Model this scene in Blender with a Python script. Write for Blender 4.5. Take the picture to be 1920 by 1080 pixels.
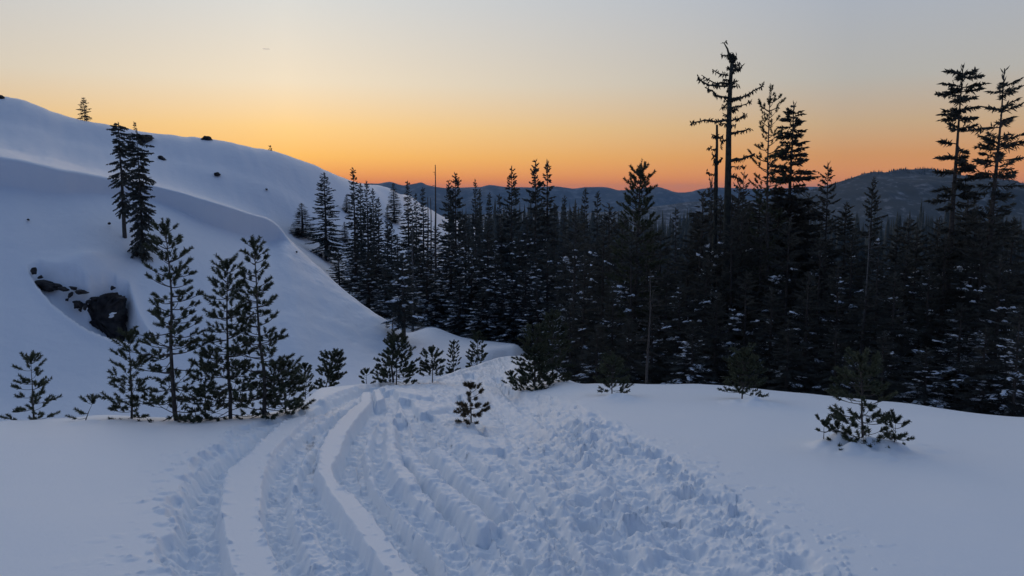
import bpy, math, random
import numpy as np
from mathutils import Vector

for o in list(bpy.data.objects):
    bpy.data.objects.remove(o)
SC = bpy.context.scene
COL = SC.collection
R = math.radians

# ------------------------------------------------------------------ camera
EYE = 1.7                      # eye height over the snow under the photographer
FPX = 1493.0                   # focal length in pixels of the 1920 px wide photograph
PITCH = R(6.69)
CS, SN = math.cos(PITCH), math.sin(PITCH)
cam = bpy.data.cameras.new("camera")
cam.sensor_width = 36.0
cam.lens = FPX / 1920.0 * 36.0
cam.clip_start = 0.05
cam.clip_end = 60000.0
camo = bpy.data.objects.new("camera", cam)
camo.location = (0, 0, EYE)
camo.rotation_euler = (R(90) - PITCH, 0, 0)
COL.objects.link(camo)
SC.camera = camo

# ------------------------------------------------------------------ sky, sun, exposure
def lin(r, g, b):
    f = lambda c: (c / 255 / 12.92) if c / 255 <= 0.04045 else ((c / 255 + 0.055) / 1.055) ** 2.4
    return (f(r), f(g), f(b), 1.0)

SUNSET_AZ = R(-15.5)
world = bpy.data.worlds.new("World")
SC.world = world
world.use_nodes = True
nt = world.node_tree
nt.nodes.clear()
def wn(kind, **kw):
    n = nt.nodes.new(kind)
    for k, v in kw.items():
        setattr(n, k, v)
    return n
def wmath(op, a, b=None, clamp=False):
    n = wn("ShaderNodeMath", operation=op, use_clamp=clamp)
    for i, v in enumerate((a, b)):
        if v is None:
            continue
        if isinstance(v, (int, float)):
            n.inputs[i].default_value = v
        else:
            nt.links.new(v, n.inputs[i])
    return n.outputs[0]
def ramp(fac, stops):
    n = wn("ShaderNodeValToRGB")
    cr = n.color_ramp
    cr.interpolation = 'EASE' if False else 'LINEAR'
    while len(cr.elements) < len(stops):
        cr.elements.new(0.5)
    for e, (deg, c) in zip(cr.elements, stops):
        e.position = max(0.0, min(1.0, (deg / 90.0) ** 0.5 if deg > 0 else 0.0))
        e.color = lin(*c)
    nt.links.new(fac, n.inputs[0])
    return n.outputs[0]
tc = wn("ShaderNodeTexCoord")
nrm = wn("ShaderNodeVectorMath", operation='NORMALIZE')
nt.links.new(tc.outputs["Generated"], nrm.inputs[0])
sep = wn("ShaderNodeSeparateXYZ")
nt.links.new(nrm.outputs[0], sep.inputs[0])
el = wmath('ARCSINE', wmath('MAXIMUM', sep.outputs[2], 0.0))
elf = wmath('POWER', wmath('DIVIDE', el, math.pi / 2), 0.5)       # ramp position = sqrt(elevation / 90 deg)
hx = wmath('MULTIPLY', sep.outputs[0], math.sin(SUNSET_AZ))
hy = wmath('MULTIPLY', sep.outputs[1], math.cos(SUNSET_AZ))
hl = wmath('SQRT', wmath('MAXIMUM', wmath('SUBTRACT', 1.0, wmath('MULTIPLY', sep.outputs[2], sep.outputs[2])), 1e-5))
ca = wmath('DIVIDE', wmath('ADD', hx, hy), hl)                    # cosine of bearing from the sunset
ang = wmath('DIVIDE', wmath('ARCCOSINE', wmath('MINIMUM', wmath('MAXIMUM', ca, -1.0), 1.0)), math.pi)
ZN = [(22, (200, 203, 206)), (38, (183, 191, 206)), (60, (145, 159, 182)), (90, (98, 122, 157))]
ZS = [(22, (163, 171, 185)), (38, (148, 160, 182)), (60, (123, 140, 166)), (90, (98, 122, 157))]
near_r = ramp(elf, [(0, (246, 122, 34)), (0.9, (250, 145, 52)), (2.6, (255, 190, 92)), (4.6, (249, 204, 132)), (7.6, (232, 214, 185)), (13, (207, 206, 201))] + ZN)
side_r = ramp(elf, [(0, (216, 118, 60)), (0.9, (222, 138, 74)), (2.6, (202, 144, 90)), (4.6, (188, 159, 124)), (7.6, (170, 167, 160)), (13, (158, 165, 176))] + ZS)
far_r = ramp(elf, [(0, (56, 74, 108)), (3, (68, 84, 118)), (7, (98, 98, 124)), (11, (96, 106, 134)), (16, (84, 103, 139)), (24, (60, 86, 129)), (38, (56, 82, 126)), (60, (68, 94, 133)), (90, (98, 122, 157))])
def smooth(lo, hi, v):
    n = wn("ShaderNodeMapRange", interpolation_type='SMOOTHSTEP')
    n.inputs[1].default_value, n.inputs[2].default_value = lo, hi
    nt.links.new(v, n.inputs[0])
    return n.outputs[0]
def mix(f, a, b):
    n = wn("ShaderNodeMix", data_type='RGBA')
    nt.links.new(f, n.inputs[0]); nt.links.new(a, n.inputs[6]); nt.links.new(b, n.inputs[7])
    return n.outputs[2]
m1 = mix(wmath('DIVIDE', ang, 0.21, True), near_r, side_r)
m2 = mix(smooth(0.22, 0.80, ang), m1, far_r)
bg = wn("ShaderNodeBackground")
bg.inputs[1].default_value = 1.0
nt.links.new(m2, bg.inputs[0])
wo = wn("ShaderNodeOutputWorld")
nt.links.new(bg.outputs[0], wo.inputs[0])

sun = bpy.data.lights.new("sun", 'SUN')          # last afterglow: very weak, very soft
sun.energy = 0.24
sun.angle = R(35)
sun.color = (1.0, 0.72, 0.48)
suno = bpy.data.objects.new("sun", sun)
sd = Vector((math.sin(SUNSET_AZ) * math.cos(R(9)), math.cos(SUNSET_AZ) * math.cos(R(9)), math.sin(R(9))))
suno.rotation_euler = (-sd).to_track_quat('-Z', 'Y').to_euler()
suno.location = (0, 0, 30)
COL.objects.link(suno)

SC.view_settings.view_transform = 'Standard'
SC.view_settings.look = 'None'
SC.view_settings.exposure = 0.25
SC.view_settings.gamma = 1.0
SC.view_settings.use_curve_mapping = False

# ------------------------------------------------------------------ helpers: noise, meshes, materials
def hash2(ix, iy, s=0):
    h = (ix.astype(np.int64) * 374761393 + iy.astype(np.int64) * 668265263 + s * 974711) & 0xFFFFFFFF
    h = ((h ^ (h >> 13)) * 1274126177) & 0xFFFFFFFF
    h = ((h ^ (h >> 16)) * 2246822519) & 0xFFFFFFFF
    return ((h ^ (h >> 15)) & 0xFFFFFF) / float(0xFFFFFF)
def vnoise(x, y, s=0):
    ix, iy = np.floor(x), np.floor(y)
    fx, fy = x - ix, y - iy
    fx = fx * fx * fx * (fx * (fx * 6 - 15) + 10); fy = fy * fy * fy * (fy * (fy * 6 - 15) + 10)
    a, b = hash2(ix, iy, s), hash2(ix + 1, iy, s)
    c, d = hash2(ix, iy + 1, s), hash2(ix + 1, iy + 1, s)
    return (a * (1 - fx) + b * fx) * (1 - fy) + (c * (1 - fx) + d * fx) * fy - 0.5
def fbm(x, y, s=0, oct=4, gain=0.5):
    v, a = 0.0, 1.0
    for k in range(oct):
        v = v + a * vnoise(x * 2 ** k + 17.3 * k, y * 2 ** k - 9.1 * k, s + k)
        a *= gain
    return v
def worley(x, y, s=0):
    """distance to the nearest jittered point and that point's random value"""
    ix, iy = np.floor(x), np.floor(y)
    best = np.full(x.shape, 9.0); val = np.zeros(x.shape)
    for dx in (-1, 0, 1):
        for dy in (-1, 0, 1):
            cx, cy = ix + dx, iy + dy
            px = cx + 0.1 + 0.8 * hash2(cx, cy, s); py = cy + 0.1 + 0.8 * hash2(cx, cy, s + 1)
            d = np.hypot(px - x, py - y)
            m = d < best
            best = np.where(m, d, best); val = np.where(m, hash2(cx, cy, s + 2), val)
    return best, val
def sstep(a, b, x):
    t = np.clip((x - a) / (b - a), 0, 1)
    return t * t * (3 - 2 * t)
def pchip_slopes(x, y):
    h = np.diff(x); d = np.diff(y) / h
    m = np.zeros_like(y)
    for i in range(1, len(x) - 1):
        if d[i - 1] * d[i] > 0:
            w1, w2 = 2 * h[i] + h[i - 1], h[i] + 2 * h[i - 1]
            m[i] = (w1 + w2) / (w1 / d[i - 1] + w2 / d[i])
    m[0], m[-1] = d[0], d[-1]
    return m
def pchip(x, y, q):
    m = pchip_slopes(x, y)
    q = np.clip(q, x[0], x[-1])
    i = np.clip(np.searchsorted(x, q, side='right') - 1, 0, len(x) - 2)
    h = x[i + 1] - x[i]; t = (q - x[i]) / h
    return ((2 * t**3 - 3 * t**2 + 1) * y[i] + (t**3 - 2 * t**2 + t) * h * m[i]
            + (-2 * t**3 + 3 * t**2) * y[i + 1] + (t**3 - t**2) * h * m[i + 1])

def make_mesh(name, verts, faces, smooth_shade=True):
    verts = np.asarray(verts, dtype=np.float32).reshape(-1, 3)
    faces = np.asarray(faces, dtype=np.int32)
    n = faces.shape[1]
    me = bpy.data.meshes.new(name)
    me.vertices.add(len(verts)); me.vertices.foreach_set("co", verts.ravel())
    me.loops.add(faces.size); me.loops.foreach_set("vertex_index", faces.ravel())
    me.polygons.add(len(faces))
    me.polygons.foreach_set("loop_start", np.arange(0, faces.size, n, dtype=np.int32))
    if smooth_shade:
        me.polygons.foreach_set("use_smooth", np.ones(len(faces), dtype=bool))
    me.update(calc_edges=True)
    me.validate()
    return me
def link(name, me, mat, parent=None):
    o = bpy.data.objects.new(name, me)
    if me is not None and mat is not None and not me.materials:
        me.materials.append(mat)
    COL.objects.link(o)
    if parent is not None:
        o.parent = parent
    return o
def tag(o, label=None, cat=None, group=None, kind=None):
    for k, v in (("label", label), ("category", cat), ("group", group), ("kind", kind)):
        if v:
            o[k] = v
    return o
class MB:
    """collects triangles"""
    def __init__(s):
        s.v, s.f, s.n = [], [], 0
    def add(s, v, f):
        v = np.asarray(v, dtype=float).reshape(-1, 3); f = np.asarray(f, dtype=np.int64).reshape(-1, 3)
        s.v.append(v); s.f.append(f + s.n); s.n += len(v)
    def tube(s, pts, rad, sides=5, cap=True):
        pts = np.asarray(pts, float); k = len(pts)
        rad = np.broadcast_to(np.asarray(rad, float), (k,))
        tg = np.gradient(pts, axis=0); tg /= np.linalg.norm(tg, axis=1)[:, None] + 1e-9
        ref = np.array([0.31, 0.95, 0.05]) if abs(tg[0][2]) > 0.7 else np.array([0.05, 0.02, 1.0])
        a = np.cross(tg, ref); a /= np.linalg.norm(a, axis=1)[:, None] + 1e-9
        b = np.cross(tg, a)
        th = np.arange(sides) * 2 * math.pi / sides
        ring = pts[:, None, :] + rad[:, None, None] * (np.cos(th)[None, :, None] * a[:, None, :] + np.sin(th)[None, :, None] * b[:, None, :])
        v = ring.reshape(-1, 3); f = []
        for i in range(k - 1):
            for j in range(sides):
                p, q = i * sides + j, i * sides + (j + 1) % sides
                f += [(p, q, p + sides), (q, q + sides, p + sides)]
        if cap:
            v = np.vstack([v, pts[-1:]]); c = len(v) - 1
            f += [((k - 1) * sides + j, (k - 1) * sides + (j + 1) % sides, c) for j in range(sides)]
        s.add(v, f)
    def spindles(s, p, d, l, w, nrm):
        """flat-crossed slim leaves: start p, direction d, length l, width w, normal nrm"""
        p = np.asarray(p, float); k = len(p)
        d = d / (np.linalg.norm(d, axis=1)[:, None] + 1e-9)
        sd = np.cross(d, nrm); sd /= np.linalg.norm(sd, axis=1)[:, None] + 1e-9
        up = np.cross(sd, d)
        l = np.asarray(l)[:, None]; w = np.asarray(w)[:, None]
        mid = p + d * l * 0.45; tip = p + d * l
        V = np.stack([p, mid + sd * w / 2, tip, mid - sd * w / 2, mid + up * w * 0.4, mid - up * w * 0.4], 1).reshape(-1, 3)
        b = (np.arange(k) * 6)[:, None]
        F = np.concatenate([b + np.array([[0, 1, 2]]), b + np.array([[0, 2, 3]]), b + np.array([[0, 4, 2]]), b + np.array([[0, 2, 5]])], 0)
        s.add(V, F)
    def mesh(s, name, smooth_shade=True):
        return make_mesh(name, np.vstack(s.v), np.vstack(s.f), smooth_shade)

def material(name, rough=0.8):
    m = bpy.data.materials.new(name)
    m.use_nodes = True
    n = m.node_tree.nodes; b = n["Principled BSDF"]
    b.inputs["Roughness"].default_value = rough
    b.inputs["Specular IOR Level"].default_value = 0.2
    return m, m.node_tree, b
def mottled(name, c1, c2, scale, rough=0.85, bump=0.0, detail=6, coord="Object"):
    m, t, b = material(name, rough)
    tcn = t.nodes.new("ShaderNodeTexCoord")
    ns = t.nodes.new("ShaderNodeTexNoise"); ns.inputs["Scale"].default_value = scale; ns.inputs["Detail"].default_value = detail
    t.links.new(tcn.outputs[coord], ns.inputs["Vector"])
    r = t.nodes.new("ShaderNodeValToRGB")
    r.color_ramp.elements[0].position, r.color_ramp.elements[1].position = 0.35, 0.68
    r.color_ramp.elements[0].color = (*c1, 1); r.color_ramp.elements[1].color = (*c2, 1)
    t.links.new(ns.outputs[0], r.inputs[0]); t.links.new(r.outputs[0], b.inputs["Base Color"])
    if bump:
        bp = t.nodes.new("ShaderNodeBump"); bp.inputs["Strength"].default_value = 1.0; bp.inputs["Distance"].default_value = bump
        t.links.new(ns.outputs[0], bp.inputs["Height"]); t.links.new(bp.outputs[0], b.inputs["Normal"])
    return m
def snow_material(name, grains, albedo=(0.84, 0.85, 0.875)):
    m, t, b = material(name, 0.55)
    tcn = t.nodes.new("ShaderNodeTexCoord")
    b.inputs["Base Color"].default_value = (*albedo, 1)
    prev = None
    for scale, dist in grains:
        ns = t.nodes.new("ShaderNodeTexNoise"); ns.inputs["Scale"].default_value = scale; ns.inputs["Detail"].default_value = 4
        t.links.new(tcn.outputs["Object"], ns.inputs["Vector"])
        bp = t.nodes.new("ShaderNodeBump"); bp.inputs["Strength"].default_value = 1.0; bp.inputs["Distance"].default_value = dist
        t.links.new(ns.outputs[0], bp.inputs["Height"])
        if prev is not None:
            t.links.new(prev.outputs[0], bp.inputs["Normal"])
        prev = bp
    t.links.new(prev.outputs[0], b.inputs["Normal"])
    return m
M_SNOW = snow_material("powder_snow", [(1.3, 0.012), (38.0, 0.0035)], (0.89, 0.91, 0.925))
M_SNOWFAR = snow_material("hill_snow", [(0.22, 0.14), (1.1, 0.07), (4.0, 0.022), (14.0, 0.007)])
M_SNOWPAD = snow_material("branch_snow", [(6.0, 0.03)], (0.89, 0.91, 0.94))
M_BARK = mottled("bark", (0.055, 0.046, 0.040), (0.115, 0.098, 0.086), 14.0, 0.9, 0.01)
M_GREY = mottled("weathered_wood", (0.08, 0.076, 0.072), (0.15, 0.143, 0.135), 18.0, 0.9, 0.006)
def thin_leaf(m, share):
    """needles let some light through"""
    t = m.node_tree; b = t.nodes["Principled BSDF"]
    tl = t.nodes.new("ShaderNodeBsdfTranslucent"); mx = t.nodes.new("ShaderNodeMixShader"); mx.inputs[0].default_value = share
    src = b.inputs["Base Color"].links[0].from_socket
    t.links.new(src, tl.inputs[0]); t.links.new(b.outputs[0], mx.inputs[1]); t.links.new(tl.outputs[0], mx.inputs[2])
    t.links.new(mx.outputs[0], t.nodes["Material Output"].inputs[0])
    return m
M_FIR = mottled("fir_needles", (0.07, 0.08, 0.076), (0.135, 0.148, 0.135), 2.2, 0.8)
M_HEM = mottled("hemlock_needles", (0.076, 0.08, 0.07), (0.15, 0.15, 0.125), 1.7, 0.8)
M_PINE = mottled("pine_needles", (0.056, 0.068, 0.044), (0.112, 0.122, 0.074), 3.0, 0.7)
M_RUST = mottled("browned_pine_needles", (0.075, 0.062, 0.036), (0.150, 0.098, 0.050), 5.0, 0.75)
for _m in (M_FIR, M_HEM, M_PINE):
    thin_leaf(_m, 0.35)
M_MOSS = mottled("lichen_crust", (0.028, 0.030, 0.026), (0.060, 0.062, 0.050), 6.0, 0.9)
M_ROCK = mottled("dark_rock", (0.016, 0.015, 0.017), (0.062, 0.056, 0.054), 2.6, 0.85, 0.12)

# ------------------------------------------------------------------ the lie of the land
def ratio(py):
    """height gained per metre of depth along the sight line through photograph row py"""
    v = (540.0 - py) / FPX
    return (v * CS - SN) / (CS + v * SN)
def bearing(px, py=620.0):
    v = (540.0 - py) / FPX
    return math.atan(((px - 960.0) / FPX) / (CS + v * SN))
SLOPE = 0.16
def on_plane(px, py):
    """plan position of a track feature on the sloping terrace"""
    y = EYE / (-ratio(py) - SLOPE)
    return (math.tan(bearing(px, py)) * y, y)

# survey columns: (depth, photograph row) or (depth, 'z', height); knots: edge, gully, foot, mid, crest, behind, low, mid, ridge
Z = 'z'
SURVEY = {
 -900: [(9, Z, -1.6), (13, Z, -3.9), (19, Z, -3.8), (25, Z, 0), (34, Z, 6), (40, Z, 6.2), (52, Z, 8), (70, Z, 16), (90, Z, 24)],
 -350: [(11.5, Z, -2.0), (17, Z, -6.4), (26, Z, -6.2), (33, Z, -1.0), (45, Z, 5.6), (53, Z, 5.9), (84, Z, 10), (98, Z, 16), (112, Z, 21.5)],
 0:    [(13, 791), (21, Z, -7.4), (31, 772), (38.5, 560), (51, 283), (58, 292), (98, 264), (110, 225), (122, 177)],
 60:   [(13.1, 789), (21.3, Z, -7.6), (31.5, 770), (39, 560), (51.5, 296), (58.5, 306), (98.5, 277), (110.5, 235), (122.5, 187)],
 150:  [(13.5, 784), (22, Z, -7.8), (32.5, 763), (40, 560), (52.5, 318), (60, 332), (100, 299), (111, 260), (123, 219)],
 280:  [(13.3, 788), (23, Z, -8.2), (34, 760), (42, 565), (54, 349), (62, 368), (101, 337), (112, 292), (124, 247)],
 400:  [(13.2, 790), (24, Z, -8.3), (35, 752), (43, 570), (55, 384), (63, 402), (103, 374), (113, 318), (125, 265)],
 480:  [(13.6, 785), (25, Z, -8.3), (36.5, 748), (44.5, 585), (57, 408), (64.5, 435), (104, 411), (114, 343), (126, 282)],
 525:  [(14.3, 775), (26, Z, -8.3), (37, 742), (45.5, 590), (58, 426), (65.5, 462), (104, 440), (115, 360), (127, 291)],
 560:  [(15.6, 760), (27, Z, -8.3), (37.5, 737), (45.5, 598), (57, 464), (64, 498), (104, 465), (116, 375), (129, 302)],
 600:  [(19.3, 730), (29, Z, -8.2), (39, 724), (46, 612), (55.5, 502), (62, 535), (102, 495), (117, 395), (132, 313)],
 660:  [(20.0, 723), (30, Z, -8.2), (40, 714), (45.5, 645), (53, 556), (60, 592), (99, 540), (119, 420), (140, 333)],
 730:  [(20.6, 718), (31, Z, -8.2), (41, 706), (45.5, 670), (50.5, 604), (58, 630), (96, 560), (124, 435), (152, 349)],
 765:  [(21.0, 716), (32, Z, -8.1), (41, 698), (45.5, 672), (51, 626), (58, 632), (92, 565), (126, 440), (165, 366)],
 800:  [(22, 713), (32, Z, -7.7), (40, 692), (46, 664), (53, 618), (61, 612), (85, 570), (135, 445), (195, 388)],
 870:  [(29, 694), (36, Z, -8.2), (44, 672), (48, 655), (56, 632), (64, 636), (90, 600), (160, 475), (250, 420)],
 960:  [(39, 668), (45, Z, -8.9), (50, 650), (54, 645), (60, 641), (70, 648), (95, 615), (180, 505), (300, 440)],
 1005: [(38, 670), (44, Z, -9.0), (52, Z, -9.6), (58, Z, -10), (66, Z, -11), (76, Z, -12), (100, Z, -14), (180, Z, -18), (300, Z, -22)],
 1050: [(27, 704), (34, Z, -7.6), (43, Z, -9), (52, Z, -10), (62, Z, -11.5), (75, Z, -13), (100, Z, -16), (180, Z, -24), (300, Z, -36)],
 1100: [(21.3, 726), (28, Z, -6.4), (40, Z, -8.6), (50, Z, -10), (62, Z, -11.8), (76, Z, -13.5), (100, Z, -16.5), (180, Z, -26), (300, Z, -38)],
 1300: [(21.0, 728), (27, Z, -6.0), (39, Z, -8.2), (49, Z, -9.8), (61, Z, -11.6), (75, Z, -13.5), (100, Z, -16.5), (180, Z, -27), (300, Z, -40)],
 1500: [(19.0, 742), (25, Z, -5.4), (36, Z, -7.6), (47, Z, -9.4), (60, Z, -11.4), (75, Z, -13.5), (100, Z, -17), (180, Z, -28), (300, Z, -42)],
 1700: [(16.9, 760), (23, Z, -4.8), (33, Z, -7.0), (44, Z, -9.0), (57, Z, -11), (73, Z, -13.5), (100, Z, -17), (180, Z, -28), (300, Z, -42)],
 1920: [(14.9, 784), (20, Z, -4.2), (30, Z, -6.4), (41, Z, -8.4), (54, Z, -10.6), (70, Z, -13), (98, Z, -17), (180, Z, -28), (300, Z, -42)],
 2500: [(12, Z, -2.0), (17, Z, -3.4), (25, Z, -5.2), (34, Z, -7), (45, Z, -9), (60, Z, -12), (85, Z, -16), (150, Z, -26), (250, Z, -40)],
}
SAZ, SD, SZ = [], [], []
for px in sorted(SURVEY):
    a = bearing(px); ca_ = math.cos(a)
    dd = [0.3, 7.0 / max(ca_, 0.75)]; zz = [-SLOPE * 0.3 * ca_, -SLOPE * dd[1] * ca_]
    for k in SURVEY[px]:
        dd.append(k[0] / ca_); zz.append(k[2] if k[1] == Z else EYE + k[0] * ratio(k[1]))
    r = dd[-1]
    dd += [r * 1.35, 1500.0, 12600.0]; zz += [zz[-1] - r * 0.05, -110.0, -330.0]
    SAZ.append(a); SD.append(dd); SZ.append(zz)
# the country behind the photographer: open gentle snow, rising on the hill side
for a, rise in ((-2.2, 0.12), (-3.0, 0.10), (2.0, -0.02), (3.0, 0.08)):
    dd = [0.3, 7, 12, 17, 24, 33, 45, 58, 85, 140, 220, 300, 1500, 12600]
    zz = [-SLOPE * 0.3 * math.cos(a)] + [rise * d for d in dd[1:12]] + [-110, -330]
    SAZ.append(a); SD.append(dd); SZ.append(zz)
order = np.argsort(SAZ)
SAZ = np.array(SAZ)[order]; SD = np.array(SD)[order]; SZ = np.array(SZ)[order]
SAZ = np.concatenate([[SAZ[-1] - 2 * math.pi], SAZ, [SAZ[0] + 2 * math.pi]])
SD = np.vstack([SD[-1:], SD, SD[:1]]); SZ = np.vstack([SZ[-1:], SZ, SZ[:1]])
NK = SD.shape[1]

def profile(az, t):
    """range and height of the land on bearings az (n) at knot parameters t (m) -> two n x m arrays"""
    D = np.stack([pchip(SAZ, np.log(SD[:, k]), az) for k in range(NK)], 1)
    H = np.stack([pchip(SAZ, SZ[:, k], az) for k in range(NK)], 1)
    out = []
    for A in (D, H):
        d = np.diff(A, axis=1); m = np.zeros_like(A)
        p, q = d[:, :-1], d[:, 1:]
        same = p * q > 0
        m[:, 1:-1] = np.where(same, 2 * p * q / np.where(same, p + q, 1), 0)
        m[:, 0], m[:, -1] = d[:, 0], d[:, -1]
        i = np.clip(np.floor(t).astype(int), 0, NK - 2); u = (t - i)[None, :]
        out.append((2*u**3 - 3*u**2 + 1) * A[:, i] + (u**3 - 2*u**2 + u) * m[:, i] + (-2*u**3 + 3*u**2) * A[:, i+1] + (u**3 - u**2) * m[:, i+1])
    return np.exp(out[0]), out[1]

def poly_sd(px, py, poly, closed=True):
    """signed distance to a polygon (negative inside), or plain distance to a polyline"""
    P = np.asarray(poly, float); n = len(P)
    d2 = np.full(px.shape, 1e18); ins = np.zeros(px.shape, bool)
    for i in range(n if closed else n - 1):
        a, b = P[i], P[(i + 1) % n]
        ex, ey = b - a
        t = np.clip(((px - a[0]) * ex + (py - a[1]) * ey) / (ex * ex + ey * ey + 1e-12), 0, 1)
        d2 = np.minimum(d2, (px - a[0] - t * ex) ** 2 + (py - a[1] - t * ey) ** 2)
        if closed:
            c = (a[1] > py) != (b[1] > py)
            xi = (b[0] - a[0]) * (py - a[1]) / ((b[1] - a[1]) if b[1] != a[1] else 1e-12) + a[0]
            ins ^= c & (px < xi)
    d = np.sqrt(d2)
    return np.where(ins, -d, d) if closed else d

# ---- shape of the bank: cornice lip, outcrop scoop, wind roll
def bank_relief(az, d, t, z, full=False):
    x, y = d * np.sin(az), d * np.cos(az)
    pxv = 960 + FPX * x / (y * CS - (z - EYE) * SN)
    pyv = 540 - FPX * (y * SN + (z - EYE) * CS) / (y * CS - (z - EYE) * SN)
    w = sstep(1.0, 3.2, t)
    dz = w * (0.35 * fbm(x * 0.045, y * 0.045, 3) + 0.10 * fbm(x * 0.22 + y * 0.1, y * 0.16, 5))
    far = sstep(7.0, 8.0, t) * (1 - sstep(11, 12, t))
    dz += far * (1.0 * fbm(x * 0.022 + y * 0.016, y * 0.010, 9, 3) + 1.1 * fbm((x + 0.8 * y) * 0.05, (y - x) * 0.012, 12, 3) + 0.25 * fbm((x + 0.6 * y) * 0.35, (y - x) * 0.05, 15, 3))
    # cornice: snow rolls over the crest, breaks off along a lip and is scooped out beneath
    ext = sstep(-700, -300, pxv) * (1 - sstep(500, 548, pxv))
    lip = 5.89 + 0.05 * fbm(az * 14, az * 0, 21, 3) - 0.10 * (1 - sstep(100, 340, pxv))
    hh = (0.95 + 0.8 * vnoise(az * 9, az * 0 + 3.3, 8)) * ext
    u = lip - t
    dz += -hh * np.clip(u / 0.024, 0, 1) ** 0.7 * (1 - sstep(0.03, 0.75, u))
    dz += 0.35 * hh * np.exp(-((t - lip - 0.03) / 0.05) ** 2)
    # wind-rippled patch behind the crest of the bank
    rip = sstep(-200, 40, pxv) * (1 - sstep(200, 330, pxv)) * sstep(6.0, 6.3, t) * (1 - sstep(7.9, 8.3, t))
    dz += rip * 0.22 * fbm(x * 0.5, y * 1.3, 37, 4)
    # rough broken crust along the falling shoulder of the bank
    crust = sstep(430, 560, pxv) * (1 - sstep(700, 760, pxv)) * sstep(4.2, 5.2, t) * (1 - sstep(6.0, 6.4, t))
    dz += crust * (0.10 * fbm(x * 1.2, y * 0.7, 31, 4) + 0.05 * np.abs(fbm(x * 2.5 + y, y * 1.3, 33, 3)))
    # moat scooped by the wind round the outcrop, with a rim in front
    on = (t > 3.6) & (t < 6.0) & (np.abs(az) < 0.8)
    if on.any():
        sdm = np.full(z.shape, 99.0)
        sdm[on] = poly_sd(pxv[on], pyv[on], [(52, 500), (66, 535), (98, 572), (135, 602), (165, 622), (200, 637), (243, 648), (285, 645), (258, 600), (240, 545), (205, 535), (165, 545), (110, 520), (75, 490)])
        deep = sstep(40, 230, pxv)
        dz += -(0.5 + 1.4 * deep) * sstep(3, -16, sdm) * on
        dz += on * (0.10 + 0.10 * deep) * np.exp(-(np.clip(sdm, 0, 99) / 12.0) ** 2) * (sdm > 0)
        dz += on * 1.0 * np.exp(-(((pxv - 160) / 62) ** 2 + ((pyv - 512) / 34) ** 2))
    over = 0.75 * hh * np.exp(-((t - lip - 0.012) / 0.03) ** 2)          # the lip hangs out over the face
    return (dz, over) if full else dz

TT = np.concatenate([np.linspace(0, 2, 60, endpoint=False), np.linspace(2, 13, 330)])
GAZ = np.linspace(-1.2, 1.2, 900)
GD, GZ = profile(GAZ, TT)
GZ = GZ + bank_relief(GAZ[:, None] + 0 * GD, GD, TT[None, :] + 0 * GD, GZ)
def ground(x, y):
    a = math.atan2(x, y); d = math.hypot(x, y)
    i = int(np.clip((a + 1.2) / 2.4 * 899, 0, 898)); f = (a + 1.2) / 2.4 * 899 - i
    return (1 - f) * np.interp(d, GD[i], GZ[i]) + f * np.interp(d, GD[i + 1], GZ[i + 1])
def spot(px, depth, py=620.0):
    """place at a surveyed bearing and depth, standing on the snow"""
    x = math.tan(bearing(px, py)) * depth
    return np.array([x, depth, ground(x, depth)])
def height_at(py, depth):
    return EYE + depth * ratio(py)

def bank_depth(px, py, lo=3.2, hi=6.2):
    """depth at which the sight line through (px, py) meets the snow between two knots"""
    a = bearing(px, py); i = int(round((a + 1.2) / 2.4 * 899))
    sel = (TT >= lo) & (TT <= hi)
    d, z = GD[i][sel] * math.cos(a), GZ[i][sel]
    e = z - (EYE + d * ratio(py))
    k = np.where((e[:-1] < 0) & (e[1:] >= 0))[0]
    return float(d[k[0]]) if len(k) else float(d[np.argmax(e)])

# ------------------------------------------------------------------ trodden and driven snow on the terrace
ZONE = [on_plane(*p) for p in [(678, 731), (630, 760), (593, 776), (556, 787), (520, 795), (445, 813), (408, 847), (367, 869), (349, 902), (318, 935), (310, 987), (300, 1028), (327, 1073), (300, 1200),
        (1900, 1200), (1690, 1085), (1600, 1055), (1500, 1010), (1430, 969), (1385, 938), (1330, 920), (1312, 898), (1274, 873), (1233, 847), (1200, 832), (1148, 806), (1111, 784), (1059, 761), (1005, 732), (945, 716), (945, 695), (985, 671), (978, 668), (940, 672), (900, 685), (855, 702), (815, 716), (740, 724)]]
STRIPS = [[on_plane(*p) for p in s] for s in [
    [(560, 800), (580, 802), (545, 830), (506, 865), (495, 887), (491, 917), (486, 961), (497, 998), (515, 1035), (534, 1076), (560, 1200), (470, 1200), (452, 1076), (430, 1035), (423, 998), (414, 961), (419, 917), (427, 887), (463, 865), (510, 828), (530, 808)],
    [(680, 757), (696, 757), (697, 776), (682, 792), (653, 828), (638, 858), (620, 888), (634, 910), (675, 939), (708, 976), (738, 1013), (779, 1050), (830, 1090), (870, 1200), (800, 1200), (750, 1085), (723, 1050), (693, 1013), (660, 976), (630, 939), (610, 910), (595, 888), (597, 858), (615, 828), (656, 791), (678, 776)],
    [(728, 815), (741, 815), (742, 847), (754, 873), (777, 902), (772, 912), (745, 902), (731, 873), (724, 847)],
    [(768, 850), (800, 880), (840, 910), (885, 938), (925, 968), (905, 975), (860, 945), (822, 917), (785, 887), (758, 860)],
    [(822, 845), (878, 890), (925, 922), (960, 940), (945, 948), (910, 932), (864, 900), (812, 852)],
    [(742, 748), (770, 747), (808, 756), (806, 762), (775, 760), (748, 757)],
    [(786, 780), (845, 767), (852, 772), (800, 787)],
    [(868, 818), (945, 816), (948, 838), (905, 846), (880, 840)],
    [(700, 752), (712, 750), (722, 772), (706, 776)],
]]
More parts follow.
